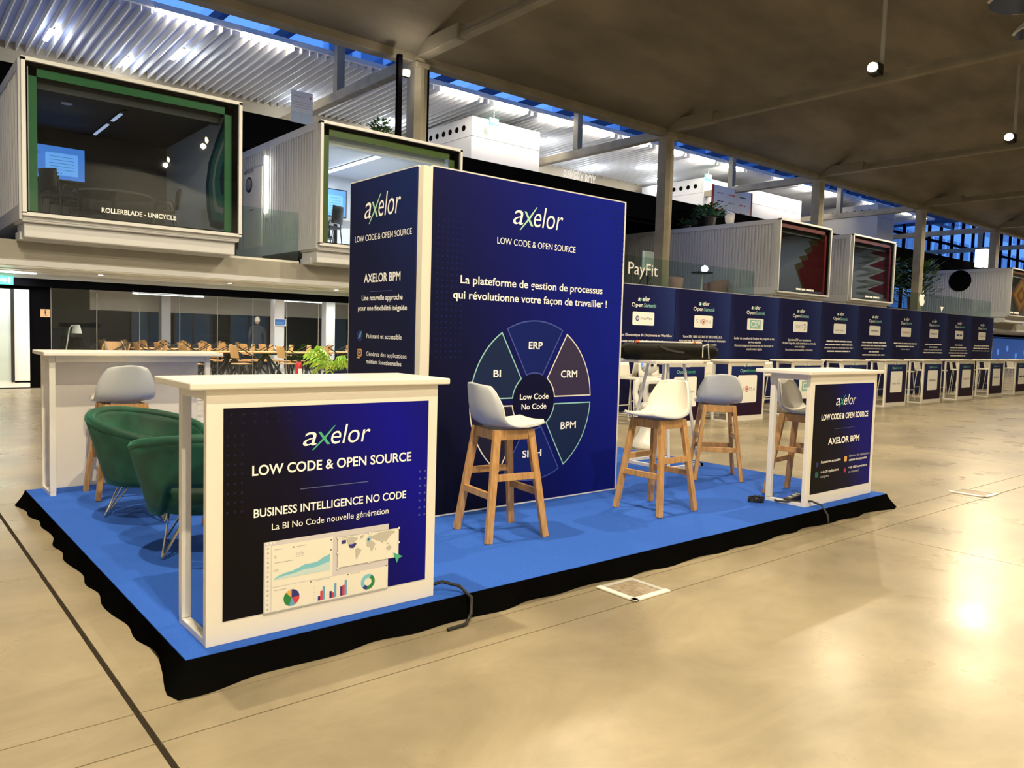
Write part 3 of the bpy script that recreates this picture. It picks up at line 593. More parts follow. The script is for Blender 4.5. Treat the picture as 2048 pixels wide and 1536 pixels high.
# ================================================================== RESTAURANT BEHIND GLASS
gw = thing('glass_wall', 'glass wall of tall panes in front of dining area', 'glass wall', (3.1, 16.3, 0)); del gw['category']; gw.name = 'window_2'; gw['kind'] = 'structure'
for i in range(60):
    x0 = -.90+.893*i; MB().box(x0+.007, x0+.885, 0, .012, .02, 2.2, G_CLEAR).build('pane', gw)
    MB().box(x0-.006, x0+.006, -.004, .016, .02, 2.2, mat('seal', (.25, .24, .22), .4)).build('seal', gw)
MB().box(-.9, 60, -.03, .04, 0, .03, BLACKM).build('sill', gw)
struct(MB().box(-10, 74, 26, 26.2, 0, 2.5, mat('night_wall', (.008, .010, .014), .4, spec=.2)).build('wall_dining'), 'dark back wall of the dining area')
struct(MB().box(1.0, 3.3, 18.0, 26, 0, 2.44, mat('dark_core', (.016, .016, .015), .5, spec=.2)).build('wall_core'), 'dark partition at left of dining area')
struct(MB().box(3.3, 40, 25.88, 25.99, 1.86, 2.44, mat('stand_in_band', (.55, .52, .47), .35)).build('trim_8'), 'pale band standing in for bright ceiling above the night windows of the dining area')  # pale band added in place of the brightly lit ceiling strip
rw = random.Random(3)
for k, (x, wd) in enumerate([(6.2, 1.1), (7.6, 1.3), (9.6, 1.4), (13.2, 1.2), (16.4, 1.4)]):
    t = thing('w', 'dark blue night window on dining back wall, %s from left' % ORD[k], 'window', (x, 25.96, .05)); t.name = 'window_%d' % (3+k); del t['category']; t['kind'] = 'structure'
    MB().box(0, wd, 0, .03, 0, 1.8, mat('night_blue', (.03, .08, .16), .15)).build('pane', t)
    for q in (0, wd/2, wd): MB().box(q-.03, q+.03, -.03, .03, 0, 1.8, BLACKM).build('mullion', t)
for k, (x, y) in enumerate([(9.42, 21.5), (11.25, 21.5), (18, 21.5), (6.9, 25)]):
    c = thing('white_pillar', ('white square pillar carrying a blue notice', 'white square pillar behind the palm fronds', 'white square pillar hidden behind blue tower', 'pale pillar near dining back wall')[k], 'pillar', (x, y, 0))
    MB().box(0, .34 if k < 3 else .3, 0, .34, 0, 2.44, WPAINT).build('shaft', c, bevel=.01); MB().box(-.01, .35 if k < 3 else .31, -.01, .35, 0, .1, GREYP).build('plinth', c)
t = thing('notice', 'blue notice with white lines fixed on white pillar', 'sign', (9.40, 21.46, 1.50)); MB().box(0, .40, 0, .015, 0, .23, PW).build('frame', t)
k = Ink((0, 0, 0), (1, 0, 0), (0, 0, 1), (0, -1, 0)); k.rect(.015, .385, .015, .215, mat('notice_blue', (.02, .10, .42), .4))
for i in range(3): k.greek(.05, .34, .15-.045*i, .018, PBLUE, i)
k.bld('lettering', t)
for k, (x, y) in enumerate([(5.5, 17.6), (5.5, 19.5), (5.5, 21.5), (8.3, 17.6), (8.3, 19.5), (8.3, 21.5), (11.5, 18.2), (11.5, 20.6), (11.5, 23.6), (6.8, 23.8)]):
    t = thing('linear_ceiling_lamp', 'thin linear lamp in white ceiling over the dining tables', 'lamp', (x, y, 2.40), 0, 'linear lamps over the dining tables')
    MB().box(-1.1, 1.1, -.04, .04, -.015, .02, TUBEW).build('diffuser', t); MB().box(-1.13, 1.13, -.06, .06, .0, .02, WMETAL).build('frame', t)
    if k in (0, 1, 3, 4, 6, 7, 2): light('AREA', 'dining_glow', (0, 0, -.03), 55, (1, .93, .82), t, shape='RECTANGLE', size=2.2, size_y=.08); light('AREA', 'dining_uplight', (0, 0, -.10), 14, (1, .93, .82), t, shape='RECTANGLE', size=2.2, size_y=.08, rot=(PI, 0, 0))  # upward area light added to brighten the dining ceiling
t = thing('soffit_lamp', 'white linear lamp under the mezzanine soffit above the far left doorway', 'lamp', (-.1, 15.4, 2.40))
MB().box(-1.7, 1.9, -.03, .03, -.008, .03, TUBEW).build('diffuser', t); MB().box(-1.74, 1.94, -.05, .05, .01, .04, WMETAL).build('frame', t)
light('AREA', 'soffit_glow', (0, 0, -.03), 30, (1, .96, .9), t, shape='RECTANGLE', size=3.4, size_y=.06); light('AREA', 'soffit_uplight', (0, -.1, -.08), 8, (1, .96, .9), t, shape='RECTANGLE', size=3.4, size_y=.05, rot=(PI-.3, 0, 0))  # upward area light added to brighten the soffit
for k, x in enumerate((2.9, 5.6, 8.3)):  # small lamps added to carry the light that brightens the soffit
    t = thing('soffit_fill_spot', 'added tiny round downlight brightening the mezzanine soffit, %s from left' % ORD[k], 'lamp', (x, 15.0, 2.43))
    MB().lathe([(.045, 0), (.05, .012)], TUBEW, 14).build('lens', t); MB().lathe([(.065, .006), (.065, .012)], WMETAL, 14).build('trim_ring', t)
    light('AREA', 'spot_glow', (0, 0, -.03), 34, (1, .96, .9), t, shape='DISK', size=.12)
PALEW = mat('pale_plywood', srgb(196, 150, 96), .5)
def dchair():
    t = thing('dining_chair', 'wooden-backed dining chair with black arms, beside left end of the back tables', 'chair', (0, 0, 0), 0, 'dining chairs behind the glass wall')
    MB().grid(lambda u, v: (-.2+.4*u, -.19-.04*math.sin(PI*u)-.06*v, .60+.33*v), 5, 2, PALEW).build('backrest', t, solid=.018)
    MB().box(-.2, .2, -.19, .22, .43, .455, PALEW).build('seat', t)
    for s in (-1, 1):
        MB().beam((s*.21, -.27, .93), (s*.23, .20, .66), .028, .022, BLACKM).build('armrest', t)
        MB().beam((s*.16, .15, .43), (s*.24, .22, 0), .03, .03, BLACKM).build('leg', t); MB().beam((s*.16, -.15, .43), (s*.24, -.24, 0), .03, .03, BLACKM).build('leg', t)
    return t
def dtable(x, y, L, label):
    t = thing('dining_table', label, 'table', (x, y, 0)); MB().box(0, L, -.4, .4, .715, .745, PALEW).build('tabletop', t)
    for q in (.45, L-.45):
        for s in (-1, 1):
            MB().beam((q, 0, .71), (q+s*.42, -.34, 0), .07, .05, BLACKM).build('leg', t); MB().beam((q, 0, .71), (q+s*.42, .34, 0), .07, .05, BLACKM).build('leg', t)
    MB().box(.3, L-.3, -.05, .05, .66, .715, BLACKM).build('beam', t)
dtable(5.0, 18.5, 2.35, 'long pale dining table nearest the glass, left one'); dtable(7.45, 18.5, 2.35, 'long pale dining table nearest the glass, right one')
dtable(5.0, 21.0, 2.3, 'long pale dining table in back row, left one'); dtable(7.35, 21.0, 1.5, 'long pale dining table in back row, right one')
dtable(10.0, 18.9, 2.0, 'pale dining table behind the palm')
dc = dchair(); dc.location = (4.4, 20.3, 0); dc.rotation_euler.z = PI
ROWL = {19.24: 'on far side of the tables nearest the glass', 17.68: 'between the glass and the nearest tables', 20.2: 'on near side of the back tables', 21.85: 'on far side of the back tables', 22.85: 'in loose row behind the back tables', 23.8: 'in rearmost loose row', 19.75: 'behind the table by the palm', 18.0: 'in front of the table by the palm', 19.3: 'left of the long tables'}
for y, rz, xs in ((19.24, 1.42, [5.15+.6*i for i in range(8)]), (17.68, -1.42, [5.6+1.3*i for i in range(4)]), (20.2, -1.42, [5.1+.6*i for i in range(7)]), (21.85, 1.42, [5.1+.6*i for i in range(6)]), (22.85, -1.42, [4.2+.6*i for i in range(8)]), (23.8, 1.42, [4.0+.6*i for i in range(8)]), (19.75, 1.42, [10.3, 10.95, 11.6]), (18.0, -1.42, [10.75, 11.5]), (19.3, 1.42, [3.6, 4.25])):
    for x in xs: dup(dc, (x+rw.uniform(-.03, .03), y+rw.uniform(-.02, .02), 0), rz+rw.uniform(-.04, .04), 'wooden-backed dining chair with black arms, '+ROWL[y])
t = thing('floor_lamp', 'white angled floor lamp with cone shade behind left glass', 'lamp', (2.6+.65, 17.2, 0))
t.location.x = 2.62
t = t
MB().lathe([(.14, 0), (.14, .02)], WMETAL, 16).build('base', t); MB().tube([(0, 0, 0), (.02, 0, .8), (.09, 0, 1.28), (.13, 0, 1.35), (.22, 0, 1.37)], .014, WMETAL, 8).build('arm', t)
MB().lathe([(.11, 1.18), (.07, 1.36), (.05, 1.38)], WMETAL, 16, (.24, 0, 0)).build('shade', t)

# person walking away in the dining area (back view)
def person():
    t = thing('person', 'person with short pale hair in dark suit standing with back turned in dining area', 'person', (9.12, 22.2, 0), 0)
    SUIT = mat('dark_suit', (.035, .045, .07), .8); SKIN = mat('skin', (.55, .36, .27), .6); HAIR = mat('white_hair', (.75, .74, .70), .7)
    def sk(name, pts, edges, rad, material, par):
        me = bpy.data.meshes.new(name); me.from_pydata(pts, edges, []); me.materials.append(material); o = bpy.data.objects.new(name, me); C.objects.link(o); o.parent = par
        md = o.modifiers.new('skin', 'SKIN'); md.use_smooth_shade = True
        for v, r in zip(me.skin_vertices[0].data, rad): v.radius = r
        me.skin_vertices[0].data[0].use_root = True
        s = o.modifiers.new('sub', 'SUBSURF'); s.levels = s.render_levels = 2; return o
    body = sk('body', [(0, 0, .95), (0, 0, 1.15), (0, .01, 1.38), (0, 0, 1.48), (0, -.01, 1.58), (-.19, 0, 1.40), (-.25, .02, 1.14), (-.24, -.05, .90), (-.24, -.07, .82), (.19, 0, 1.40), (.25, .02, 1.14), (.24, -.05, .90), (.24, -.07, .82), (-.1, 0, .88), (-.11, -.02, .48), (-.11, .03, .08), (-.11, -.12, .03), (.1, 0, .88), (.11, .02, .48), (.11, .06, .08), (.11, -.09, .03)],
              [(0, 1), (1, 2), (2, 3), (3, 4), (2, 5), (5, 6), (6, 7), (7, 8), (2, 9), (9, 10), (10, 11), (11, 12), (0, 13), (13, 14), (14, 15), (15, 16), (0, 17), (17, 18), (18, 19), (19, 20)],
              [(.17, .12), (.16, .11), (.18, .12), (.07, .07), (.055, .055), (.075, .075), (.055, .055), (.042, .042), (.03, .04), (.075, .075), (.055, .055), (.042, .042), (.03, .04), (.10, .10), (.075, .075), (.05, .05), (.045, .035), (.10, .10), (.075, .075), (.05, .05), (.045, .035)], SUIT, t)
    h = MB().lathe([(.01, 1.53), (.055, 1.55), (.075, 1.60), (.082, 1.66), (.07, 1.73), (.03, 1.765), (.005, 1.77)], SKIN, 14, (0, -.015, 0), .95, 1.12).build('head', t, smooth='all')
    MB().lathe([(.083, 1.62), (.09, 1.68), (.078, 1.745), (.035, 1.785), (.005, 1.79)], HAIR, 14, (0, .008, 0), .97, 1.08).build('hair', t, smooth='all')
    for s in (-1, 1):
        MB().lathe([(.005, -.03), (.018, -.02), (.02, .01), (.008, .03)], SKIN, 8, (s*.082, 0, 1.66), .5, 1).build('ear', h, smooth='all')
        hd_ = MB().lathe([(.01, -.06), (.032, -.04), (.036, 0), (.026, .03)], SKIN, 8, (s*.24, -.075, .78), .55, 1).build('hand', t, smooth='all')
        for i in range(4): MB().tube([(s*.24, -.105+.02*i, .74), (s*.238, -.108+.021*i, .70), (s*.23, -.105+.02*i, .668)], [.009, .008, .006], SKIN, 6).build('finger', hd_)
        MB().tube([(s*.225, -.105, .77), (s*.215, -.125, .74), (s*.212, -.125, .715)], [.011, .009, .007], SKIN, 6).build('thumb', hd_)
    MB().lathe([(.006, -.015), (.013, 0), (.007, .025)], SKIN, 8, (0, -.115, 1.655)).build('nose', h)
    MB().box(-.022, .022, -.108, -.1, 1.607, 1.614, mat('lip', (.4, .16, .14), .6)).build('mouth', h)
    for s in (-1, 1): MB().lathe([(.003, -.008), (.011, 0), (.003, .008)], PDARK, 8, (s*.032, -.097, 1.68)).build('eye', h)
    return t
person().rotation_euler.z = PI-.25

t = thing('blue_screen_wall', 'dim blue lit screens behind glass at far right under the mezzanine', 'screen', (58, 17.2, .5))
MB().box(0, 9, 0, .1, 0, 1.6, mat('dim_screen', (.01, .03, .08), .3, emit=((.02, .08, .30), .6))).build('display', t); MB().box(-.1, 9.1, .1, .2, -.5, 1.7, BLACKM).build('backing', t)
for q in range(5): MB().lathe([(.22, -.004), (.22, .004)], mat('dim_blob', (.05, .1, .3), .4, emit=((.10, .22, .65), .8)), 12, (0, 0, 0)).build('bright_spot', t, loc=(.8+1.8*q, -.006, .4+.25*(q % 3))).rotation_euler = (PI/2, 0, 0)
# left door, sign
t = thing('d', 'white framed glass doorway in black wall at far left', 'door', (.55, 16.28, 0)); t.name = 'door_1'; del t['category']; t['kind'] = 'structure'
BRT = mat('bright_white', (.85, .86, .87), .4)
MB().box(0, 1.02, -.02, -.01, .12, 2.1, BRT).build('back_panel', t)
MB().box(.96, 1.24, -.03, .0, .12, 2.1, BRT).box(-.3, 1.24, -.03, .0, .02, .16, BRT).build('frame', t)
MB().box(.90, .96, -.06, -.02, .14, 2.1, BLACKM).build('stile', t); MB().box(0, .9, -.06, -.05, .16, 2.06, G_CLEAR).build('pane', t)
light('AREA', 'door_light', (.5, -.35, 2.35), 18, (1, 1, 1), t, shape='RECTANGLE', size=1.4, size_y=.2)
t = thing('toilet_sign', 'small orange square pictogram sign on black wall', 'sign', (2.0, 16.285, 1.53)); MB().box(0, .18, 0, .012, 0, .17, mat('sign_tan', (.62, .38, .20), .5)).build('plate', t)
k = Ink((0, 0, 0), (1, 0, 0), (0, 0, 1), (0, -1, 0)); k.disc(.09, .135, .016, PDARK); k.shape([(.07, .115), (.11, .115), (.102, .07), (.078, .07)], PDARK); k.rect(.05, .13, .03, .04, PDARK); k.rect(.083, .097, .045, .07, PDARK); k.bld('pictogram', t)
t = thing('palm', 'bright green feathery palm in navy pot left of the blue tower', 'plant', (8.15, 14.6, 0))
MB().lathe([(.22, 0), (.30, .42), (.28, .44), (.26, .40)], NAVYPOT, 18).build('pot', t)
PALM = mat('palm_leaf', (.20, .46, .03), .5, noise=(4, 2, (.62, .74, .10), .35, .65))
def frond(L, droop):
    m = MB(); n_ = 9; prev = None
    for i in range(n_):
        s_ = i/(n_-1); q = Vector((L*s_*.75, 0, L*(s_*.9-droop*s_*s_))); 
        if prev is not None: m.beam(prev, q, .012, .008, PALM)
        if i > 2:
            for sgn in (-1, 1):
                tip = q+Vector((.10, sgn*.16*(1.15-s_*.6), -.07)); m.add([q, q+Vector((.06, sgn*.05, .01)), tip, q+Vector((.0, sgn*.06, -.02))], [(0, 1, 2, 3)], PALM)
        prev = q
    return m
fr = [frond(.75, .35), frond(.85, .6), frond(.65, .8)]
pro = []
for i in range(30):
    if i < 3: o = fr[i].build('frond', t); pro.append(o)
    else: o = pro[i % 3].copy(); C.objects.link(o); o.parent = t
    o.location = (.08*math.cos(i*2.4), .08*math.sin(i*2.4), .42); o.rotation_euler = (rw.uniform(-.1, .1), rw.uniform(-.25, .25), i*2.399); sc_ = rw.uniform(.95, 1.3); o.scale = (sc_,)*3
t = thing('fire_extinguisher', 'red fire extinguisher by glass wall left of the palm', 'extinguisher', (7.72, 15.9, 0))
MB().lathe([(.08, 0), (.085, .02), (.085, .5), (.06, .56), (.025, .58)], RED, 16).build('tank', t, smooth=True); MB().box(-.04, .05, -.015, .015, .58, .64, BLACKM).build('valve', t); MB().tube([(.04, 0, .6), (.11, 0, .5), (.1, 0, .2)], .012, BLACKM, 6).build('hose', t); MB().box(-.05, .05, -.088, -.082, .25, .4, PW).build('label_plate', t)

# ================================================================== FAR RIGHT WINDOWS
t = thing('w', 'tall dark-mullioned end windows looking out on blue facade', 'window', (42, 26.2, 2.9)); t.name = 'window_8'; del t['category']; t['kind'] = 'structure'
MB().box(4, 76, 0, .02, 0, 10, G_CLEAR).build('pane', t)
for i in range(30): MB().box(4+2.4*i-.12, 4+2.4*i+.12, -.1, .1, 0, 10, BLACK).build('mullion', t)
for z in (1.5, 4.6, 7.7): MB().box(4, 76, -.08, .08, z-.1, z+.1, BLACK).build('transom', t)
t = thing('office_building', 'blue-lit office building with window rows outside far right', 'building', (40, 36, 0))
MB().box(0, 110, 0, 6, 0, 22, mat('facade_blue', (.72, .84, 1.0), .7)).build('facade', t)
for fz in (5.2, 8.7, 12.2, 15.7):
    for i in range(29):
        f_ = MB().box(1.2+3.6*i, 3.9+3.6*i, -.12, .05, fz, fz+1.9, mat('dark_pane', (.10, .19, .36), .3)).build('window', t)
        MB().box(2.5+3.6*i, 2.6+3.6*i, -.16, -.1, fz, fz+1.9, mat('pane_bar', (.3, .4, .6), .5)).build('pane_bar', f_)
t = thing('office_building', 'pale blue building seen through roof glass above gallery', 'building', (21, 42, 0))
MB().box(0, 7, 0, 8, 0, 24, MT['facade_blue']).build('facade', t)
for fz in (17.5, 20.5):
    for i in range(3): MB().box(.4+2.2*i, 1.9+2.2*i, -.12, .05, fz, fz+1.7, MT['dark_pane']).build('window', t)
t = thing('lantern', 'bright white square lantern at far right windows', 'lamp', (56.3, 17.0, 6.75)); MB().box(-.5, .5, -.35, .35, 0, 1.15, mat('lantern', (1, 1, .9), .5, emit=((1, .88, .55), 2.6))).build('shade', t); MB().tube([(0, 0, -3.82), (0, 0, 0)], .05, BLACKM).build('post', t)
struct(MB().box(74, 74.3, -11, 15.3, 0, 13, GREYP).build('wall_right'), 'far end wall of the hall')

# ================================================================== EXHIBITION BOOTH
ZP = .125; L_, W_ = 6.044, 3.937
pf = thing('booth_platform', 'low booth platform with blue carpet and black cloth skirt', 'platform', (L_/2, W_/2, 0))
MB().box(.03, L_-.03, .03, W_-.03, .002, ZP-.006, BLACKM).build('base', pf, world=True)
MB().box(0, L_, 0, W_, ZP-.006, ZP, CARPET).build('carpet', pf, world=True)
per = [(0, 0), (L_, 0), (L_, W_), (0, W_)]
ring = []
rs = random.Random(5)
for i in range(4):
    a, b = Vector(per[i]), Vector(per[(i+1) % 4]); nseg = int((b-a).length/.045); d = (b-a).normalized(); nrm = Vector((d.y, -d.x))
    for j in range(nseg):
        q = a+(b-a)*j/nseg; s_ = (b-a).length*j/nseg; e = min(j, nseg-j)*.045
        fl_ = .018+.020*(math.sin(s_*2.3+i)+math.sin(s_*5.1+2*i))*.5+.012*math.sin(s_*13+i)+.05*math.exp(-(e/.16)**2)
        cn = (d if j > nseg/2 else -d)*(.05*math.exp(-(e/.12)**2))
        ring.append((q, nrm, fl_, cn))
def skirt(u, v):
    i = int(round(u*len(ring))) % len(ring); q, nrm, f_, cn = ring[i]; k = v**1.3
    off = nrm*(f_*k+.004+.004*math.sin(i*.9)*v)+cn*k; return (q.x+off.x, q.y+off.y, .002+(ZP-.003)*(1-v))
sk = MB(); n_ = len(ring)
vs = [skirt(i/n_, j/6) for i in range(n_) for j in range(7)]
sk.add(vs, [(i*7+j, ((i+1) % n_)*7+j, ((i+1) % n_)*7+j+1, i*7+j+1) for i in range(n_) for j in range(6)], CLOTH)
sk.build('skirt', pf, world=True, smooth='all')

# --- tower
tx0, tx1, ty0, ty1, tz = 2.026, 4.086, 1.4616, 2.506, 2.469
tw = thing('display_tower', 'tall dark blue printed tower in the middle of the booth', 'display tower', (tx0, ty0, ZP))
PS = .078
CREAMP = mat('cream_post', (.80, .76, .66), .5)
MB().box(.02, 2.04, .02, 1.02, 0, tz-.02, WMETAL).build('core', tw)
MB().box(0, PS, 0, PS*.9, 0, tz, CREAMP).build('corner_post', tw, bevel=.004)
MB().box(2.035, 2.06, -.002, .03, 0, tz, WMETAL).build('corner_post', tw)
for q in ((PS, 2.06, 0, .03, tz+.0005, tz+.012), (0, .03, PS, 1.04, tz+.0005, tz+.012), (PS, 2.06, -.006, .02, 0, .012)): MB().box(*q, WMETAL).build('edge_profile', tw)
MB().box(-.002, .03, 1.03, 1.045, 0, tz, WMETAL).build('corner_post', tw)
TF = mat('tower_print', (0, 0, 0), .5, spec=.15, grad=((1, 0, .35), (.0, 0, .3), 2.3, [(0, srgb(4, 5, 20)), (.3, srgb(9, 13, 58)), (.62, srgb(8, 17, 105)), (1, srgb(6, 24, 140))]))
TS = mat('tower_side_print', (0, 0, 0), .5, spec=.15, grad=((0, -1, .9), (0, 1.0, .8), 1.9, [(0, srgb(22, 23, 44)), (.5, srgb(22, 26, 62)), (1, srgb(25, 44, 104))]))
fp = MB().box(PS, 2.035, -.008, .02, .012, tz, TF).build('front_panel', tw)
sp = MB().box(-.008, .02, PS*.9, 1.03, 0, tz, TS).build('side_panel', tw)
k = Ink((-tx0, -.0085, -ZP), (1, 0, 0), (0, 0, 1), (0, -1, 0))
k.logo(2.827, 2.284, .517, 1.17, PTEAL2, -.004)
k.text('LOW CODE & OPEN SOURCE', 2.679, 3.491, 2.122, .047, PW, 0)
k.text('La plateforme de gestion de processus', 2.352, 3.821, 1.808, .056, PW, .014)
k.text('qui révolutionne votre façon de travailler !', 2.289, 3.879, 1.697, .056, PW, .014)
cx, cz, R1, R0 = 3.088, .932, .628, .222; gap = .03
k.disc(cx, cz, R0*.97, mat('hub_print', srgb(5, 7, 48), .5, spec=.15), 1, 36)
def seg(a, fillm, linem, label, lu, lv, lw, lh):
    a0, a1 = a-PI/6, a+PI/6; g1, g0 = gap/R1, gap/R0
    arc = [(cx+R1*math.cos(t), cz+R1*math.sin(t)) for t in [a0+g1+(a1-a0-2*g1)*i/14 for i in range(15)]]
    inn = [(cx+R0*math.cos(t), cz+R0*math.sin(t)) for t in [a1-g0-(a1-a0-2*g0)*i/8 for i in range(9)]]
    for i in range(14):
        j0, j1 = 8-i*8/14, 8-(i+1)*8/14
        P_ = lambda j: (inn[int(j)][0]+(inn[min(8, int(j)+1)][0]-inn[int(j)][0])*(j-int(j)), inn[int(j)][1]+(inn[min(8, int(j)+1)][1]-inn[int(j)][1])*(j-int(j)))
        k.shape([P_(j0), arc[i], arc[i+1], P_(j1)], fillm, 1)
    k.stroke(arc+inn, .010, linem, 2, True)
    k.text(label, lu, lu+lw, lv, lh, PW, .02, layer=2.5)
seg(PI/2, SEGB, LINEB, 'ERP', 3.018, 1.341, .145, .055); seg(PI/2-PI/3, SEGP, PCREAM, 'CRM', 3.371, 1.113, .185, .055); seg(PI/2-2*PI/3, SEGN, PMINT, 'BPM', 3.386, .693, .173, .055)
seg(-PI/2, SEGB, LINEB, 'SIRH', 2.985, .49, .20, .053); seg(-PI/2-PI/3, SEGD, PCREAM, 'GED', 2.62, .70, .16, .055); seg(PI/2+PI/3, SEGN, PMINT, 'BI', 2.675, 1.126, .072, .052)
k.text('Low Code', 2.943, 3.243, .946, .043, PW, .02, layer=2.5); k.text('No Code', 2.962, 3.222, .868, .043, PW, .02, layer=2.5)
for i in range(6):
    for j in range(24): k.disc(2.15+.042*i, 2.24-.042*j, .0075, DOTB, .4, 6)
for i in range(4):
    for j in range(18): k.disc(3.93+.042*i, 2.50-.045*j, .0075, DOTB, .4, 6)
for i in range(17):
    for j in range(3 if i > 3 else 2): k.disc(3.28+.042*i, 2.535-.042*j, .0075, DOTB, .4, 6)
k.bld('lettering', fp, world=False)
k = Ink((-.0085, -ty0, -ZP), (0, -1, 0), (0, 0, 1), (-1, 0, 0))
k.logo(-2.262, 2.300, .525, 1.28, PTEAL2, -.004)
k.text('LOW CODE & OPEN SOURCE', -2.405, -1.584, 2.132, .044, PW, .004)
k.text('AXELOR BPM', -2.254, -1.724, 1.816, .062, PW, .024); k.rect(-2.16, -1.83, 1.742, 1.747, RULE)
k.text('Une nouvelle approche', -2.284, -1.690, 1.678, .038, PW, .024); k.text('pour une flexibilité inégalée', -2.339, -1.630, 1.602, .036, PW, .024)
k.text('Puissant et accessible', -2.201, -1.693, 1.390, .034, PW, .014); k.text('Générez des applications', -2.201, -1.623, 1.255, .032, PW, .006); k.text('métiers fonctionnelles', -2.199, -1.690, 1.197, .032, PW, .02)
k.text('+ de 20 applications', -2.196, -1.70, 1.083, .032, PW, .012); k.text('intégrées', -2.196, -1.96, 1.03, .032, PW, .006)
k.disc(-2.306, 1.406, .045, mat('icon_navy', (.012, .02, .14), .5), 1, 18); k.shape([(-2.33, 1.38), (-2.29, 1.395), (-2.275, 1.445), (-2.315, 1.42)], PBLUE, 2); k.disc(-2.297, 1.418, .008, PNAVY, 3)
k.rrect(-2.34, -2.27, 1.245, 1.305, .015, PORANGE, 1); k.rrect(-2.328, -2.282, 1.257, 1.293, .008, PDARK, 2); k.rect(-2.318, -2.292, 1.268, 1.282, PORANGE, 3); k.rrect(-2.35, -2.30, 1.23, 1.24, .004, PORANGE, 1)
k.disc(-2.306, 1.08, .03, PTEAL, 1, 12)
k.bld('lettering', sp)

# --- counters
CH = 1.10
def counter(x, y, wd, label, rz=0, gmat=None, draw=None, z=ZP, dp=.358, cat='counter'):
    t = thing('counter', label, cat, (x, y, z), rz); H = CH-.03
    f_ = MB().box(0, wd, 0, .035, 0, H, WHITE).build('front_panel', t, bevel=.003)
    MB().box(-.075, wd+.05, -.035, dp+.10, H, CH, WHITE).build('countertop', t, bevel=.006)
    for q in (.0, wd-.042): MB().box(q, q+.042, dp-.042, dp, .031, H-.001, WMETAL).build('leg', t, bevel=.003); MB().box(q+.001, q+.041, .036, dp-.001, 0, .03, WMETAL).build('foot', t, bevel=.003); MB().box(q+.001, q+.041, .036, dp-.043, H-.045, H-.001, WMETAL).build('side_rail', t)
    MB().box(.043, wd-.043, dp-.041, dp-.001, H-.05, H-.001, WMETAL).build('rear_rail', t)
    if gmat:
        g = MB().box(.068, wd-.055, -.003, .002, .098, H-.08, gmat).build('graphic', t)
        if draw:
            k = Ink((-x, -.0035, -z), (1, 0, 0), (0, 0, 1), (0, -1, 0)); draw(k); k.bld('lettering', g)
    return t
G1 = mat('counter_print', (0, 0, 0), .5, spec=.15, grad=((1, 0, .42), (.15, 0, .45), 1.05, [(0, srgb(9, 7, 11)), (.3, srgb(12, 8, 38)), (.62, srgb(11, 8, 120)), (.8, srgb(9, 8, 145)), (1, srgb(12, 11, 125))]))
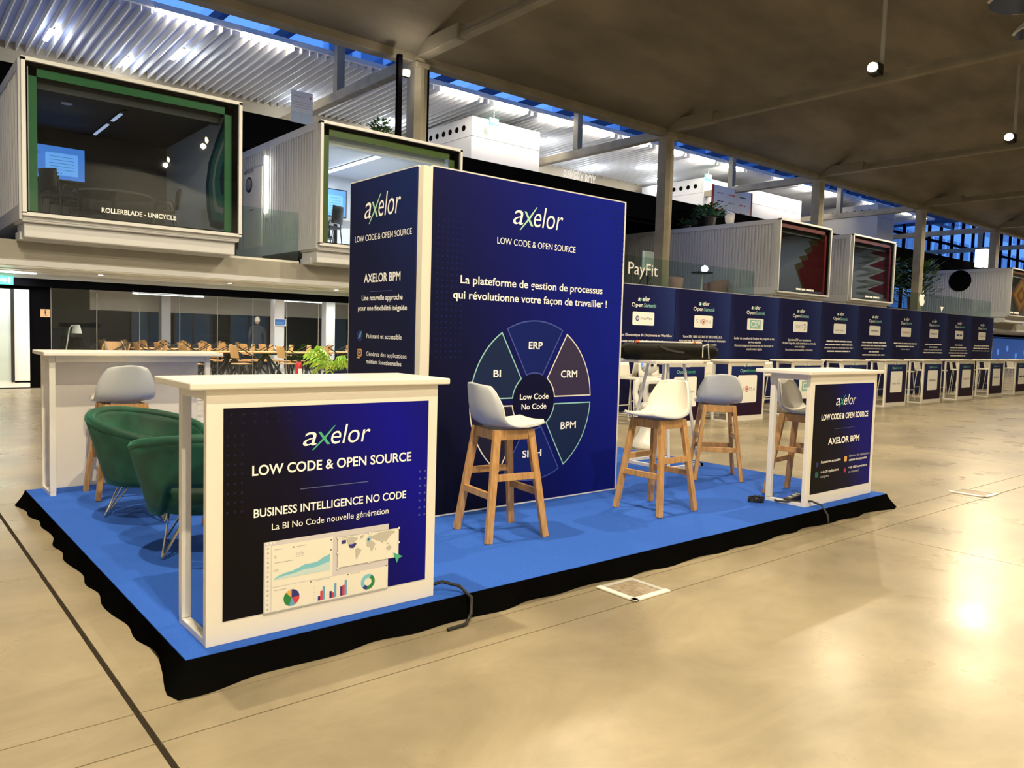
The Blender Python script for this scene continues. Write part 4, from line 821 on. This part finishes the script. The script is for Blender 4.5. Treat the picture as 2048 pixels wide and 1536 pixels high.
def draw1(k):
    k.logo(.514, .937, .335); k.text('LOW CODE & OPEN SOURCE', .288, 1.075, .826, .042, PW, .018)
    k.rect(.505, .842, .745, .749, RULE); k.text('BUSINESS INTELLIGENCE NO CODE', .296, 1.049, .646, .035, PW, .014); k.text('La BI No Code nouvelle génération', .376, .952, .582, .028, PW, 0)
    for i in range(6):
        for j in range(2): k.disc(.20+.05*i, 1.088-.035*j, .006, DOTG, .4, 6)
    for i in range(3):
        for j in range(9): k.disc(.185+.03*i, 1.0-.04*j, .006, DOTG, .4, 6)
    for i in range(2):
        for j in range(7): k.disc(1.127+.03*i, .768-.036*j, .006, LINEB, 1, 6)
    k.rect(.341, .955, .215, .532, PLAV, 1); k.rect(.341, .955, .215, .222, PGREY, 1.3)
    for i in range(3): k.disc(.357+.015*i, .525, .0045, PW, 2, 8)
    k.rect(.347, .372, .222, .515, PCREAM, 1.5)
    for i in range(14): k.disc(.359, .503-.0205*i, .005, (PDIM, PGREY, PLAV)[i % 3], 2, 8)
    k.rect(.376, .664, .330, .512, PCREAM, 1.5); k.rect(.376, .955, .222, .327, PCREAM, 1.5)
    for u, v, L in ((.388, .492, .04), (.49, .492, .048), (.388, .434, .085), (.388, .312, .055), (.572, .322, .078), (.757, .322, .048)): k.rect(u, u+L, v, v+.0025, PGREY, 2)
    for u, v in ((.475, .493), (.655, .498), (.655, .452), (.558, .322), (.742, .322), (.944, .33)): k.disc(u, v, .0035, PDARK, 2, 6)
    k.text('8', .388, .397, .455, .013, PGREY, layer=2); k.text('103k', .49, .525, .454, .0125, PGREY, layer=2); k.text('10k', .384, .408, .396, .0125, PGREY, layer=2); k.rect(.49, .522, .447, .449, PGREY, 2)
    top = [(.387, .366), (.41, .378), (.44, .385), (.47, .388), (.50, .397), (.53, .408), (.56, .407), (.59, .410), (.62, .425), (.650, .434)]
    for a, b in zip(top[:-1], top[1:]):
        m0, m1 = .358+(a[1]-.358)*.55, .358+(b[1]-.358)*.55
        k.shape([(a[0], m0), (b[0], m1), b, a], PSKY, 2); k.shape([(a[0], .36), (b[0], .36), (b[0], m1), (a[0], m0)], mat('print_pale_sky', (.55, .70, .74), .5), 2)
    for a0, a1, c in ((90, 5, PNAVY), (5, -62, PRED), (-62, -108, PBLUE), (-108, -225, PGREEN), (-225, -270, PORANGE)): k.sector(.468, .268, 0, .037, math.radians(a0), math.radians(a1), c, 2, 8)
    for i, u in enumerate((.593, .650, .703)):
        for j, (hh, c) in enumerate(((.02+.012*i, PNAVY), (.042+.006*(i == 2)-.018*(i == 1), PRED), (.06+.005*i, PBLUE))): k.rect(u+.0115*j, u+.0115*(j+1), .229, .229+hh, c, 2)
    for i in range(6): k.rect(.572, .580, .229+.013*i, .2305+.013*i, PGREY, 2)
    k.sector(.847, .269, .019, .037, math.radians(60), math.radians(245), PSKY, 2, 14); k.sector(.847, .269, .019, .037, math.radians(-115), math.radians(60), PGREEN, 2, 12); k.sector(.847, .269, .019, .037, math.radians(-140), math.radians(-100), PNAVY, 2.4, 4)
    # map card
    k.rect(.687, 1.010, .363, .504, PCREAM, 3); k.stroke([(.687, .363), (1.010, .363), (1.010, .504), (.687, .504)], .002, PGREY, 3.5, True)
    MG = mat('print_map', (.50, .49, .46), .5)
    cont = [[(.73, .492), (.76, .497), (.79, .488), (.785, .478), (.77, .476), (.775, .468), (.757, .462), (.742, .464), (.735, .478)],
            [(.80, .495), (.822, .499), (.818, .486), (.805, .482)],
            [(.775, .437), (.79, .442), (.808, .43), (.805, .418), (.795, .408), (.785, .386), (.780, .40), (.779, .42)],
            [(.84, .48), (.85, .49), (.865, .487), (.868, .474), (.852, .466), (.842, .468)],
            [(.835, .458), (.85, .465), (.868, .462), (.882, .446), (.875, .432), (.866, .416), (.858, .418), (.853, .436), (.838, .44)],
            [(.868, .487), (.90, .497), (.94, .500), (.985, .494), (.99, .486), (.972, .482), (.96, .470), (.948, .458), (.94, .448), (.93, .455), (.92, .444), (.91, .458), (.888, .463), (.87, .472)],
            [(.94, .420), (.958, .428), (.972, .418), (.964, .406), (.945, .408)], [(.945, .44), (.955, .438), (.957, .433), (.944, .436)], [(.882, .428), (.886, .424), (.884, .416), (.88, .42)]]
    for c in cont: k.shape(c, MG, 4)
    k.shape([(.742, .464), (.757, .462), (.775, .466), (.783, .463), (.776, .452), (.766, .444), (.748, .448)], PNAVY, 4.5); k.rect(.706, .728, .472, .488, PNAVY, 4.5)
    k.disc(.846, .473, .011, PSKY, 4.5); k.disc(.846, .473, .005, PNAVY, 5)
    k.rect(.70, .765, .497, .4985, PGREY, 4)
    for u, v in ((.687, .504), (.85, .504), (1.010, .504), (1.010, .434), (.687, .434), (.687, .363), (.85, .363)): k.disc(u, v, .006, PGREY, 5, 10); k.disc(u, v, .0048, PW, 5.5, 10)
    k.shape([(.981, .388), (1.034, .362), (1.012, .357), (1.0, .335)], PTEAL, 6)
counter(.0997, .0661, 1.1256, 'white bar counter at front corner printed with dashboard graphic', gmat=G1, draw=draw1)
G2 = mat('right_counter_print', (0, 0, 0), .5, spec=.15, grad=((1, 0, .42), (.15, 0, .45), 1.05, [(0, srgb(9, 7, 11)), (.35, srgb(12, 9, 42)), (.65, srgb(11, 10, 114)), (1, srgb(11, 10, 128))]))
def draw2(k):
    k.logo(5.238, .938, .34); k.text('LOW CODE & OPEN SOURCE', 5.014, 5.811, .823, .045, PW, .03); k.rect(5.245, 5.576, .740, .743, RULE)
    k.text('AXELOR BPM', 5.144, 5.674, .617, .050, PW, .03)
    k.text('Puissant et accessible', 5.046, 5.368, .467, .020, PW, .015); k.text('+ de 20 applications', 5.047, 5.342, .385, .020, PW, .01); k.text('intégrées', 5.051, 5.182, .346, .020, PDIM, .004)
    k.text('Générez des applications', 5.509, 5.875, .484, .020, PDIM, .004); k.text('métiers fonctionnelles', 5.513, 5.832, .448, .020, PW, .015); k.text('+ de 1500 connecteurs', 5.512, 5.836, .382, .020, PW, .01); k.text('en standard', 5.516, 5.692, .346, .020, PDIM, .004)
    k.disc(4.985, .462, .022, MT['icon_navy'], 1); k.rrect(5.43, 5.475, .45, .495, .01, PORANGE); k.rrect(4.96, 5.01, .355, .40, .01, mat('icon_teal', (.01, .10, .12), .5)); k.disc(5.45, .375, .022, mat('icon_plum', (.16, .02, .08), .5)); k.rect(5.443, 5.457, .365, .385, PRED, 2)
counter(4.8311, .1015, 1.1216, 'white bar counter at right front edge of booth printed AXELOR BPM', gmat=G2, draw=draw2)
counter(.11+1.19, 3.93, 1.19, 'white bar counter at back left of booth, seen from behind', rz=PI, gmat=G2)

# --- bar stools
def stool_parts(t):
    for sx_ in (-1, 1):
        for sy in (-1, 1): MB().beam((sx_*.215, sy*.215, 0), (sx_*.135, sy*.125, .71), .034, .046, OAK, ref=(sx_, sy, 0) if False else (0, 1, 0), w2=.034, h2=.052).build('leg', t, bevel=.004)
    for s in (-1, 1):
        MB().box(-.15, .15, s*.128-.012, s*.128+.012, .645, .71, OAK).build('apron', t, bevel=.003); MB().box(s*.135-.012, s*.135+.012, -.13, .13, .645, .71, OAK).build('apron', t, bevel=.003)
        MB().box(-.182, .182, s*.183-.012, s*.183+.012, .27, .315, OAK).build('stretcher', t, bevel=.003); MB().box(s*.172-.012, s*.172+.012, -.17, .17, .385, .43, OAK).build('stretcher', t, bevel=.003)
    prof = [(.235, .748, .14), (.215, .742, .172), (.15, .731, .198), (.06, .722, .208), (-.04, .719, .211), (-.12, .728, .212), (-.175, .756, .212), (-.205, .80, .206), (-.222, .865, .188), (-.235, .935, .162), (-.245, .985, .138), (-.25, 1.012, .11)]
    def P(u, v, inset=0, up_=0):
        q = u*(len(prof)-1); i = min(int(q), len(prof)-2); f = q-i; a, b = prof[i], prof[i+1]
        y, z, hw = [a[j]+(b[j]-a[j])*f for j in range(3)]; tt = 2*v-1; s_ = min(1, max(0, (u-.3)/.35)); hw *= (1-inset)
        top = max(0, (u-.66)/.34); cz_ = (.010+.055*s_*(1-top)-.045*top**1.5)*tt*tt; cy = .085*s_*abs(tt)**2.4*(1-.25*max(0, (u-.7)/.3))
        ny, nz = (0, 1) if u < .35 else ((.6, .6) if u < .55 else (1, .15))
        return (hw*tt, y+cy+ny*up_, z+cz_*(1-s_*.4)+nz*up_)
    MB().grid(lambda u, v: P(u, v), 22, 12, SHELL_SHADE).build('shell', t, solid=.012, smooth='all')
    MB().grid(lambda u, v: P(.03+u*.93, v, .05, .011), 22, 12, CUSH).build('cushion', t, solid=.012, smooth='all')
    MB().box(-.10, .10, -.10, .08, .700, .722, SHELL_SHADE).build('bracket', t)
def face(deg): return -math.radians(deg)      # bearing from +Y towards +X
s = thing('bar_stool', 'shade-toned white shell bar stool with oak legs in front of the blue tower', 'bar stool', (2.29, .85, ZP), face(80)); stool_parts(s)
s.rotation_euler.z = face(100-2)
dup(s, (3.76, .75, ZP), face(-91), 'cream-seated bar stool facing left, right of the tower front')
dup(s, (5.36, 1.35, ZP), face(45), 'bar stool seen from behind beside the high white table')
dup(s, (5.31, .42, ZP), face(174), 'bar stool behind the right AXELOR BPM counter')
dup(s, (5.20, 2.80, ZP), face(50), 'bar stool half hidden behind right edge of tower')
dup(s, (.58, 3.44, ZP), face(0), 'bar stool seen from behind at back left counter')

# --- armchairs
def armchair(t):
    MB().lathe([(.24, .245), (.285, .26), (.30, .34), (.295, .375), (.27, .40), (.15, .412), (.01, .414)], VELVET, 28).build('seat', t, smooth='all')
    A = math.radians(128)
    def bk(inner):
        def f(u, v):
            th = -A+2*A*u; a = abs(th); zt = .70-.16*(a/A)**1.6; s_ = min(1, max(0, (a-.55)/.35)); s_ = s_*s_*(3-2*s_); zb = .435*(1-s_)+.25*s_
            z = zb+(zt-zb)*v; r = .285+.125*max(0, (z-.25)/.45)
            return (r*math.sin(th), -r*math.cos(th), z)
        return f
    MB().grid(bk(0), 40, 8, VELVET).build('backrest', t, solid=.055, smooth='all')
    m = MB(); m.tube([Vector(bk(0)(i/40, 1.0))+Vector((0, 0, .004)) for i in range(41)], .031, VELVET, 10); m.build('rim', t, smooth='all')
    for i in range(4):
        a = PI/4+i*PI/2; d = Vector((math.cos(a), math.sin(a), 0)); e = Vector((-d.y, d.x, 0)); tip = d*.315+Vector((0, 0, .006)); b = d*.20
        m = MB()
        m.tube([b+e*.075+Vector((0, 0, .25)), tip+e*.008+Vector((0, 0, .012)), tip, tip-e*.008+Vector((0, 0, .012)), b-e*.075+Vector((0, 0, .25))], .0055, CHROME, 8); m.tube([d*.13+Vector((0, 0, .25)), tip+Vector((0, 0, .01))], .0055, CHROME, 8)
        m.build('hairpin_leg', t, smooth=True)
a1 = thing('velvet_armchair', 'green velvet tub armchair facing the camera by back left counter', 'armchair', (.60, 2.62, ZP), face(140)); armchair(a1)
dup(a1, (.60, 1.58, ZP), face(18), 'green velvet tub armchair seen from behind, behind front counter')
t = thing('coffee_table', 'low round side table with dark wooden legs behind front counter', 'table', (.98, 2.1, ZP))
WALN = mat('walnut', (.16, .08, .035), .5); MB().lathe([(.24, .46), (.25, .475), (.24, .49)], WHITE, 24).build('tabletop', t)
for a in (PI, PI/3, -PI/3): MB().beam((.21*math.cos(a), .21*math.sin(a), 0), (.12*math.cos(a), .12*math.sin(a), .46), .035, .035, WALN).build('leg', t)

# --- high table with roll-up bag
t = thing('high_table', 'white high table with splayed metal legs right of tower', 'table', (5.53, 2.13, ZP), 0)
MB().box(-.52, .24, -.3, .3, 1.075, 1.105, WHITE).build('tabletop', t, bevel=.005)
for sx_ in (-1, 1):
    for sy in (-1, 1): MB().tube([(sx_*.24, sy*.28, .02), (sx_*.13, sy*.13, 1.075)], .016, WMETAL, 8).build('leg', t)
    MB().box(sx_*.26-.02, sx_*.26+.02, -.32, .32, 0, .03, WMETAL).build('base_bar', t); MB().box(-.28, .28, sx_*.3-.02, sx_*.3+.02, 0, .03, WMETAL).build('base_bar', t)
bag = thing('roll_up_bag', 'long black padded roll-up bag lying on high white table', 'bag', (5.5, 2.05, ZP+1.105), -.05)
BAGM = mat('bag_nylon', (.005, .005, .0035), .6, spec=.12); 
MB().tube([(-.72, 0, .075), (-.66, 0, .085), (0, .0, .085), (.62, 0, .088), (.70, 0, .08)], [.05, .083, .085, .087, .06], BAGM, 16).build('sleeve', bag, smooth=True)
MB().tube([(.40, -.09, .03), (.39, -.098, .15), (.47, -.10, .17), (.50, -.095, .02)], .006, WMETAL, 6).build('buckle', bag); MB().tube([(-.25, -.06, .14), (-.1, -.085, .10), (.1, -.09, .08)], .012, BLACKM, 6).build('handle', bag)
st = thing('metal_strut', 'thin pale metal strut with orange tips lying on black bag', 'strut', (5.35, 2.05, ZP+1.105+.175), -.05)
MB().tube([(-.36, 0, .008), (.62, 0, .008)], .009, WMETAL, 8).build('rod', st); ORG = mat('orange_tip', (.6, .12, .04), .4)
for q in (-.36, .5): MB().tube([(q-.02, 0, .008), (q+.02, 0, .008)], .014, ORG, 8).build('tip', st)

# --- robot
t = thing('humanoid_robot', 'white humanoid robot with blue-lit ears standing behind high table', 'robot', (6.95, 3.55, 0), math.radians(-12))
RW = mat('robot_white', (.78, .78, .77), .25); BLU = mat('robot_blue', (.05, .1, .5), .3, emit=((.1, .25, 1), 1.2))
h = MB().lathe([(.02, .985), (.06, .995), (.10, 1.03), (.118, 1.09), (.11, 1.15), (.07, 1.195), (.02, 1.21)], RW, 20, (0, 0, 0), .95, 1.05).build('head', t, smooth='all')
for s_ in (-1, 1):
    e = MB().lathe([(.035, -.012), (.035, .012)], RW, 16).build('ear', h); e.rotation_euler = (0, PI/2, 0); e.location = (s_*.108, 0, 1.10)
    e = MB().lathe([(.022, -.016), (.022, .016)], BLU, 14).build('ear_light', h); e.rotation_euler = (0, PI/2, 0); e.location = (s_*.108, 0, 1.10)
    e = MB().lathe([(.02, -.006), (.02, .006)], BLACKM, 12).build('eye', h); e.rotation_euler = (PI/2, 0, 0); e.location = (s_*.045, -.115, 1.10)
MB().lathe([(.035, .94), (.03, 1.0)], GREYP, 12).build('neck', t)
MB().lathe([(.055, .60), (.075, .63), (.085, .70), (.115, .80), (.14, .88), (.12, .935), (.05, .955)], RW, 20, (0, 0, 0), 1.05, .72).build('torso', t, smooth='all')
tb = MB().box(-.085, .085, -.125, -.105, .74, .86, BLACKM).build('chest_tablet', t, bevel=.01)
MB().lathe([(.05, .50), (.10, .52), (.115, .57), (.07, .61)], RW, 18).build('hips', t, smooth='all')
MB().lathe([(.19, 0), (.20, .04), (.17, .10), (.10, .22), (.075, .34), (.085, .48), (.06, .52)], RW, 20, (0, 0, 0), 1, 1.05).build('leg', t, smooth='all')
for s_ in (-1, 1):
    a = MB().tube([(s_*.15, 0, .90), (s_*.185, .01, .87), (s_*.20, .02, .74), (s_*.20, 0, .68), (s_*.19, -.05, .56), (s_*.185, -.06, .52)], [.04, .045, .036, .04, .032, .026], RW, 12).build('arm', t, smooth='all')
    for i in range(4): MB().tube([(s_*.185+.012*(i-1.5), -.06, .52), (s_*.185+.013*(i-1.5), -.07, .48), (s_*.18+.012*(i-1.5), -.075, .45)], [.008, .007, .005], GREYP, 6).build('finger', a)
    MB().tube([(s_*.165, -.06, .52), (s_*.15, -.075, .495), (s_*.148, -.08, .475)], [.009, .008, .006], GREYP, 6).build('thumb', a)

# --- cables and floor boxes
CAB = mat('cable_black', (.01, .01, .01), .5)
tag(MB().tube([(.9, .25, ZP+.01), (1.18, .16, ZP+.012), (1.30, .10, ZP+.05), (1.36, .03, ZP+.035), (1.385, -.04, ZP-.01), (1.36, -.075, .05), (1.31, -.10, .012), (1.2, -.1, .008)], .009, CAB, 8).build('cable', smooth=True), 'black cable looping over skirt at right end of dashboard counter', 'cable')
tag(MB().tube([(5.1, .55, ZP+.01), (4.87, .42, ZP+.012), (4.80, .32, ZP+.02), (4.85, .20, ZP+.03), (4.90, .08, ZP+.05), (4.91, .0, ZP+.03), (4.90, -.06, .09), (4.89, -.075, .03)], .008, CAB, 8).build('cable', smooth=True), 'black cable running over skirt by left foot of right counter', 'cable')
t = thing('power_strip', 'black power strip lying under the right counter', 'power strip', (5.0, .3, ZP), .2); MB().box(-.16, .16, -.03, .03, 0, .045, CAB).build('body', t, bevel=.006)
for q in (-.08, .02, .1): MB().lathe([(.02, .045), (.02, .05)], PGREY, 10, (q, 0, 0)).build('socket', t)
t = thing('cable_bundle', 'black tied cable bundle by left leg of right counter', 'cable', (4.70, .46, ZP))
MB().tube([(.07*math.cos(a)*(1+.1*math.sin(3*a)), .05*math.sin(a), .012+.012*(i % 3)) for i, a in enumerate([k*PI/7 for k in range(42)])], .009, CAB, 6).build('coil', t); MB().box(-.02, .02, -.06, -.03, 0, .05, CAB).build('strap', t)
def hatch(x0, y0, x1, y1, label, tape):
    t = thing('floor_hatch', label, 'floor hatch', ((x0+x1)/2, (y0+y1)/2, 0)); w_, d = (x1-x0)/2, (y1-y0)/2; TP = mat('white_tape', (.78, .76, .68), .5)
    MB().box(-w_+.03, w_-.03, -d+.03, d-.03, 0, .004, mat('hatch_stone', (.22, .17, .12), .5, noise=(30, 4, (.36, .29, .21), .35, .65))).build('lid', t)
    for q in ((-w_, -w_+.04, -d, d), (-w_, w_, -d, -d+.04)): MB().box(*q, 0, .012, TP if tape else WMETAL).build('edge_tape', t, bevel=.004)
    for q in ((w_-.035, w_, -d+.04, d), (-w_+.04, w_-.035, d-.03, d)): MB().box(*q, 0, .007, GREYP).build('frame_bar', t)
hatch(2.27, -.36, 2.58, -.062, 'stone floor hatch with white taped edges beside front skirt', True)
hatch(7.35, -.37, 7.68, -.02, 'floor hatch with pale frame right of the booth', False)

# ================================================================== ROW OF EXHIBITORS
EP = mat('exhibitor_print', (0, 0, 0), .5, spec=.15, grad=((1, 0, .15), (-.96, 0, 0), 2.1, [(0, srgb(38, 50, 104)), (.22, srgb(18, 20, 66)), (.55, srgb(16, 19, 68)), (.8, srgb(24, 34, 88)), (1, srgb(34, 48, 104))]))
TX = [
 ('DocuWare', ['La Gestion Electronique de Documents et Workflow', 'Lancez-vous dans la dématérialisation'], 'in gear-round emblem and DocuWare name'),
 ('SIGMA', ['Votre ERP 100% CLOUD ET SECURISÉ LIKA', 'vous permet de modéliser vos processus financiers', 'et opérationnels au plus proche', 'de vos besoins métiers'], 'with SIGMA card'),
 ('CXP', ["Leader du conseil et de l'analyse des progiciels et des", 'services associés', 'Nous accompagnons les entreprises dans leur projet de', 'transformation digitale'], 'with green CXP card'),
 ('NEED', ['Spécialiste ERP pour les industries', "Faciliter l'usage des outils numériques au service de", 'votre stratégie', 'Des solutions personnalisées et innovantes'], 'with hooked grey NEED card')]
XB = 9.842; PW_ = 1.928
def logo_card(k, i, u0, u1, v0, v1, tall=False):
    k.rrect(u0, u1, v0, v1, .03, PW, 1); c, v = (u0+u1)/2, (v0+v1)/2; w_ = u1-u0
    if i == 0: k.disc(u0+.22*w_, v, .052*w_/.64, PNAVY, 2, 18); k.disc(u0+.22*w_, v, .030*w_/.64, PW, 3, 14); k.shape([(u0+.22*w_-.012, v-.02), (u0+.22*w_+.012, v-.02), (u0+.22*w_, v+.024)], PNAVY, 4); k.text('DocuWare', u0+.36*w_, u0+.90*w_, v-.02, .055*w_/.64, PDARK, 0, layer=2)
    elif i == 1:
        k.text('S I', u0+.1*w_, u0+.34*w_, v-.035, .075*w_/.64, PGREY, 0, layer=2); k.disc(c-.02*w_, v, .058*w_/.64, PRED, 2, 18); k.disc(c-.02*w_, v, .044*w_/.64, PW, 3, 16); k.disc(c-.01*w_, v, .026*w_/.64, PRED, 4, 12); k.text('M A', u0+.60*w_, u0+.92*w_, v-.035, .075*w_/.64, PGREY, 0, layer=2)
    elif i == 2: k.rect(c-.33*w_, c+.33*w_, v-.1, v+.1, mat('card_green', (.28, .55, .52), .5), 2); k.text('CXP', c-.27*w_, c+.25*w_, v-.06, .13, PW, .02, layer=3)
    elif i == 3: k.text('NEED', u0+.18*w_, u0+.66*w_, v-.04, .085, PGREY, 0, layer=2); k.stroke([(u0+.72*w_, v+.05), (u0+.80*w_, v+.07), (u0+.84*w_, v), (u0+.78*w_, v-.08)], .02, PDARK, 2)
    elif i == 4: k.greek(u0+.15*w_, u0+.85*w_, v-.06, .06, PLAV, 4); k.stroke([(u0+.6*w_, v+.02), (u0+.8*w_, v+.08)], .012, PLAV, 2)
    else: k.greek(u0+.16*w_, u0+.84*w_, v-.03, .07, (PGREY, mat('card_pink', (.70, .45, .48), .5), PDIM, PNAVY, PLAV)[i % 5], i); 
for i in range(10):
    x0 = XB+PW_*i; nm = TX[i][2].replace('in gear', 'with gear') if i < 4 else 'with small pale logo card, %s from left' % ORD[i]
    t = thing('exhibitor_panel', 'navy exhibitor panel '+nm+' in far row', 'panel', (x0+PW_/2, 7.0, 0))
    b = MB().box(-PW_/2+.008, PW_/2-.008, 0, .04, .02, 2.47, EP).build('board', t)
    MB().box(-PW_/2, PW_/2, .04, .06, 0, 2.48, WMETAL).box(-PW_/2, PW_/2, 0, .05, 2.47, 2.485, mat('profile_grey', (.35, .36, .42), .4)).build('frame', t)
    MB().box(-.3, .3, -.12, .4, 0, .02, WMETAL).build('foot', t)
    k = Ink((0, -.001, 0), (1, 0, 0), (0, 0, 1), (0, -1, 0))
    k.logo(-.185, 2.165, .36, .95, PTEAL, .02); k.text('Open', -.365, -.03, 2.05, .075, PW, .01); k.text('Summit', .0, .37, 2.05, .075, PMINT, .01)
    logo_card(k, i, -.325, .32, 1.695, 1.955)
    if i < 4:
        ls = TX[i][1]; ws = {0: (1.80, 1.40), 1: (1.36, 1.60, .98, .70), 2: (1.6, .5, 1.55, .62), 3: (1.05, 1.5, .45, 1.25)}[i]
        for j, (l, w_) in enumerate(zip(ls, ws)): k.text(l, -w_/2, w_/2, (1.48-(.12 if i == 0 else .08)*j), .05, PW if j < 2 else PCREAM, .012)
    else:
        for j in range(3+(i % 3)): w_ = (1.4, 1.5, 1.2, .6, 1.3)[(i+j) % 5]; k.greek(-w_/2, w_/2, 1.48-.085*j, .05, PW if j != 2 else PDIM, i*5+j)
    k.bld('lettering', b)
CG = mat('row_counter_print', (0, 0, 0), .5, spec=.15, grad=((.25, 0, -1), (0, 0, 1.0), .9, [(0, srgb(24, 44, 108)), (.3, srgb(24, 36, 92)), (.6, srgb(22, 20, 62)), (1, srgb(38, 18, 44))]))
ratio = [1.230, 1.4526, 1.7085, 1.9484, 2.193, 2.437, 2.698, 2.964, 3.2165, 3.47]
cpos = []
WST = mat('white_stool', (.74, .72, .67), .4)
def wstool(t):
    MB().box(-.20, .20, -.19, .20, .74, .775, WST).build('seat', t, bevel=.012)
    MB().grid(lambda u, v: (-.2+.4*u, -.19-.05*v-.02*math.sin(PI*u), .76+.26*v), 6, 4, WST).build('backrest', t, solid=.02, smooth='all')
    for s_ in (-1, 1):
        MB().tube([(s_*.16, -.15, .74), (s_*.21, -.21, .012), (s_*.21, .22, .012), (s_*.16, .15, .74)], .011, WMETAL, 6).build('sled_leg', t)
        MB().tube([(-.19, s_*.18, .28), (.19, s_*.18, .28)], .010, WMETAL, 6).build('footrest', t)
ws0 = None
for i, rr in enumerate(ratio):
    y = 4.9+.07*i; x = rr*(y+3.1232)-.9634
    def dr(k, i=i, x=x):
        c = x+.565; k.logo(c-.13, .985, .27, 1, PTEAL, .02); k.text('Open', c-.24, c-.02, .885, .055, PMINT, .006); k.text('Summit', c+.0, c+.25, .885, .055, PTEAL, .006)
        logo_card(k, i, c-.30, c+.30, .33, .83)
    counter(x, y, 1.126, 'white bar counter with %s, %s in the far row' % (('DocuWare card hidden by high table', 'DocuWare card behind rear-facing stool', 'SIGMA card behind right counter stool', 'mostly hidden front behind right counter')[i] if i < 4 else 'tall pale card', ORD[i]), gmat=CG, draw=dr, z=0)
    for j, (dx, rz) in enumerate(((.22, PI+.1), (.90, PI-.15))):
        lab = 'white bar stool on sled frame behind the %s counter of the far row, %s side' % (ORD[i], ('left', 'right')[j])
        if ws0 is None: ws0 = thing('white_bar_stool', lab, 'bar stool', (x+dx, y+.85, 0), rz); wstool(ws0)
        else: dup(ws0, (x+dx+rw.uniform(-.08, .08), y+.85+rw.uniform(-.05, .15), 0), rz+rw.uniform(-.3, .3), lab)
for i, (x, y, lab) in enumerate(((10.3, 5.68, 'left front'), (9.88, 6.62, 'left rear'), (10.62, 6.42, 'right front'), (10.25, 8.2, 'right rear'))):
    dup(ws0, (x, y, 0), .5*i, 'white bar stool in loose cluster between first two far counters, '+lab)
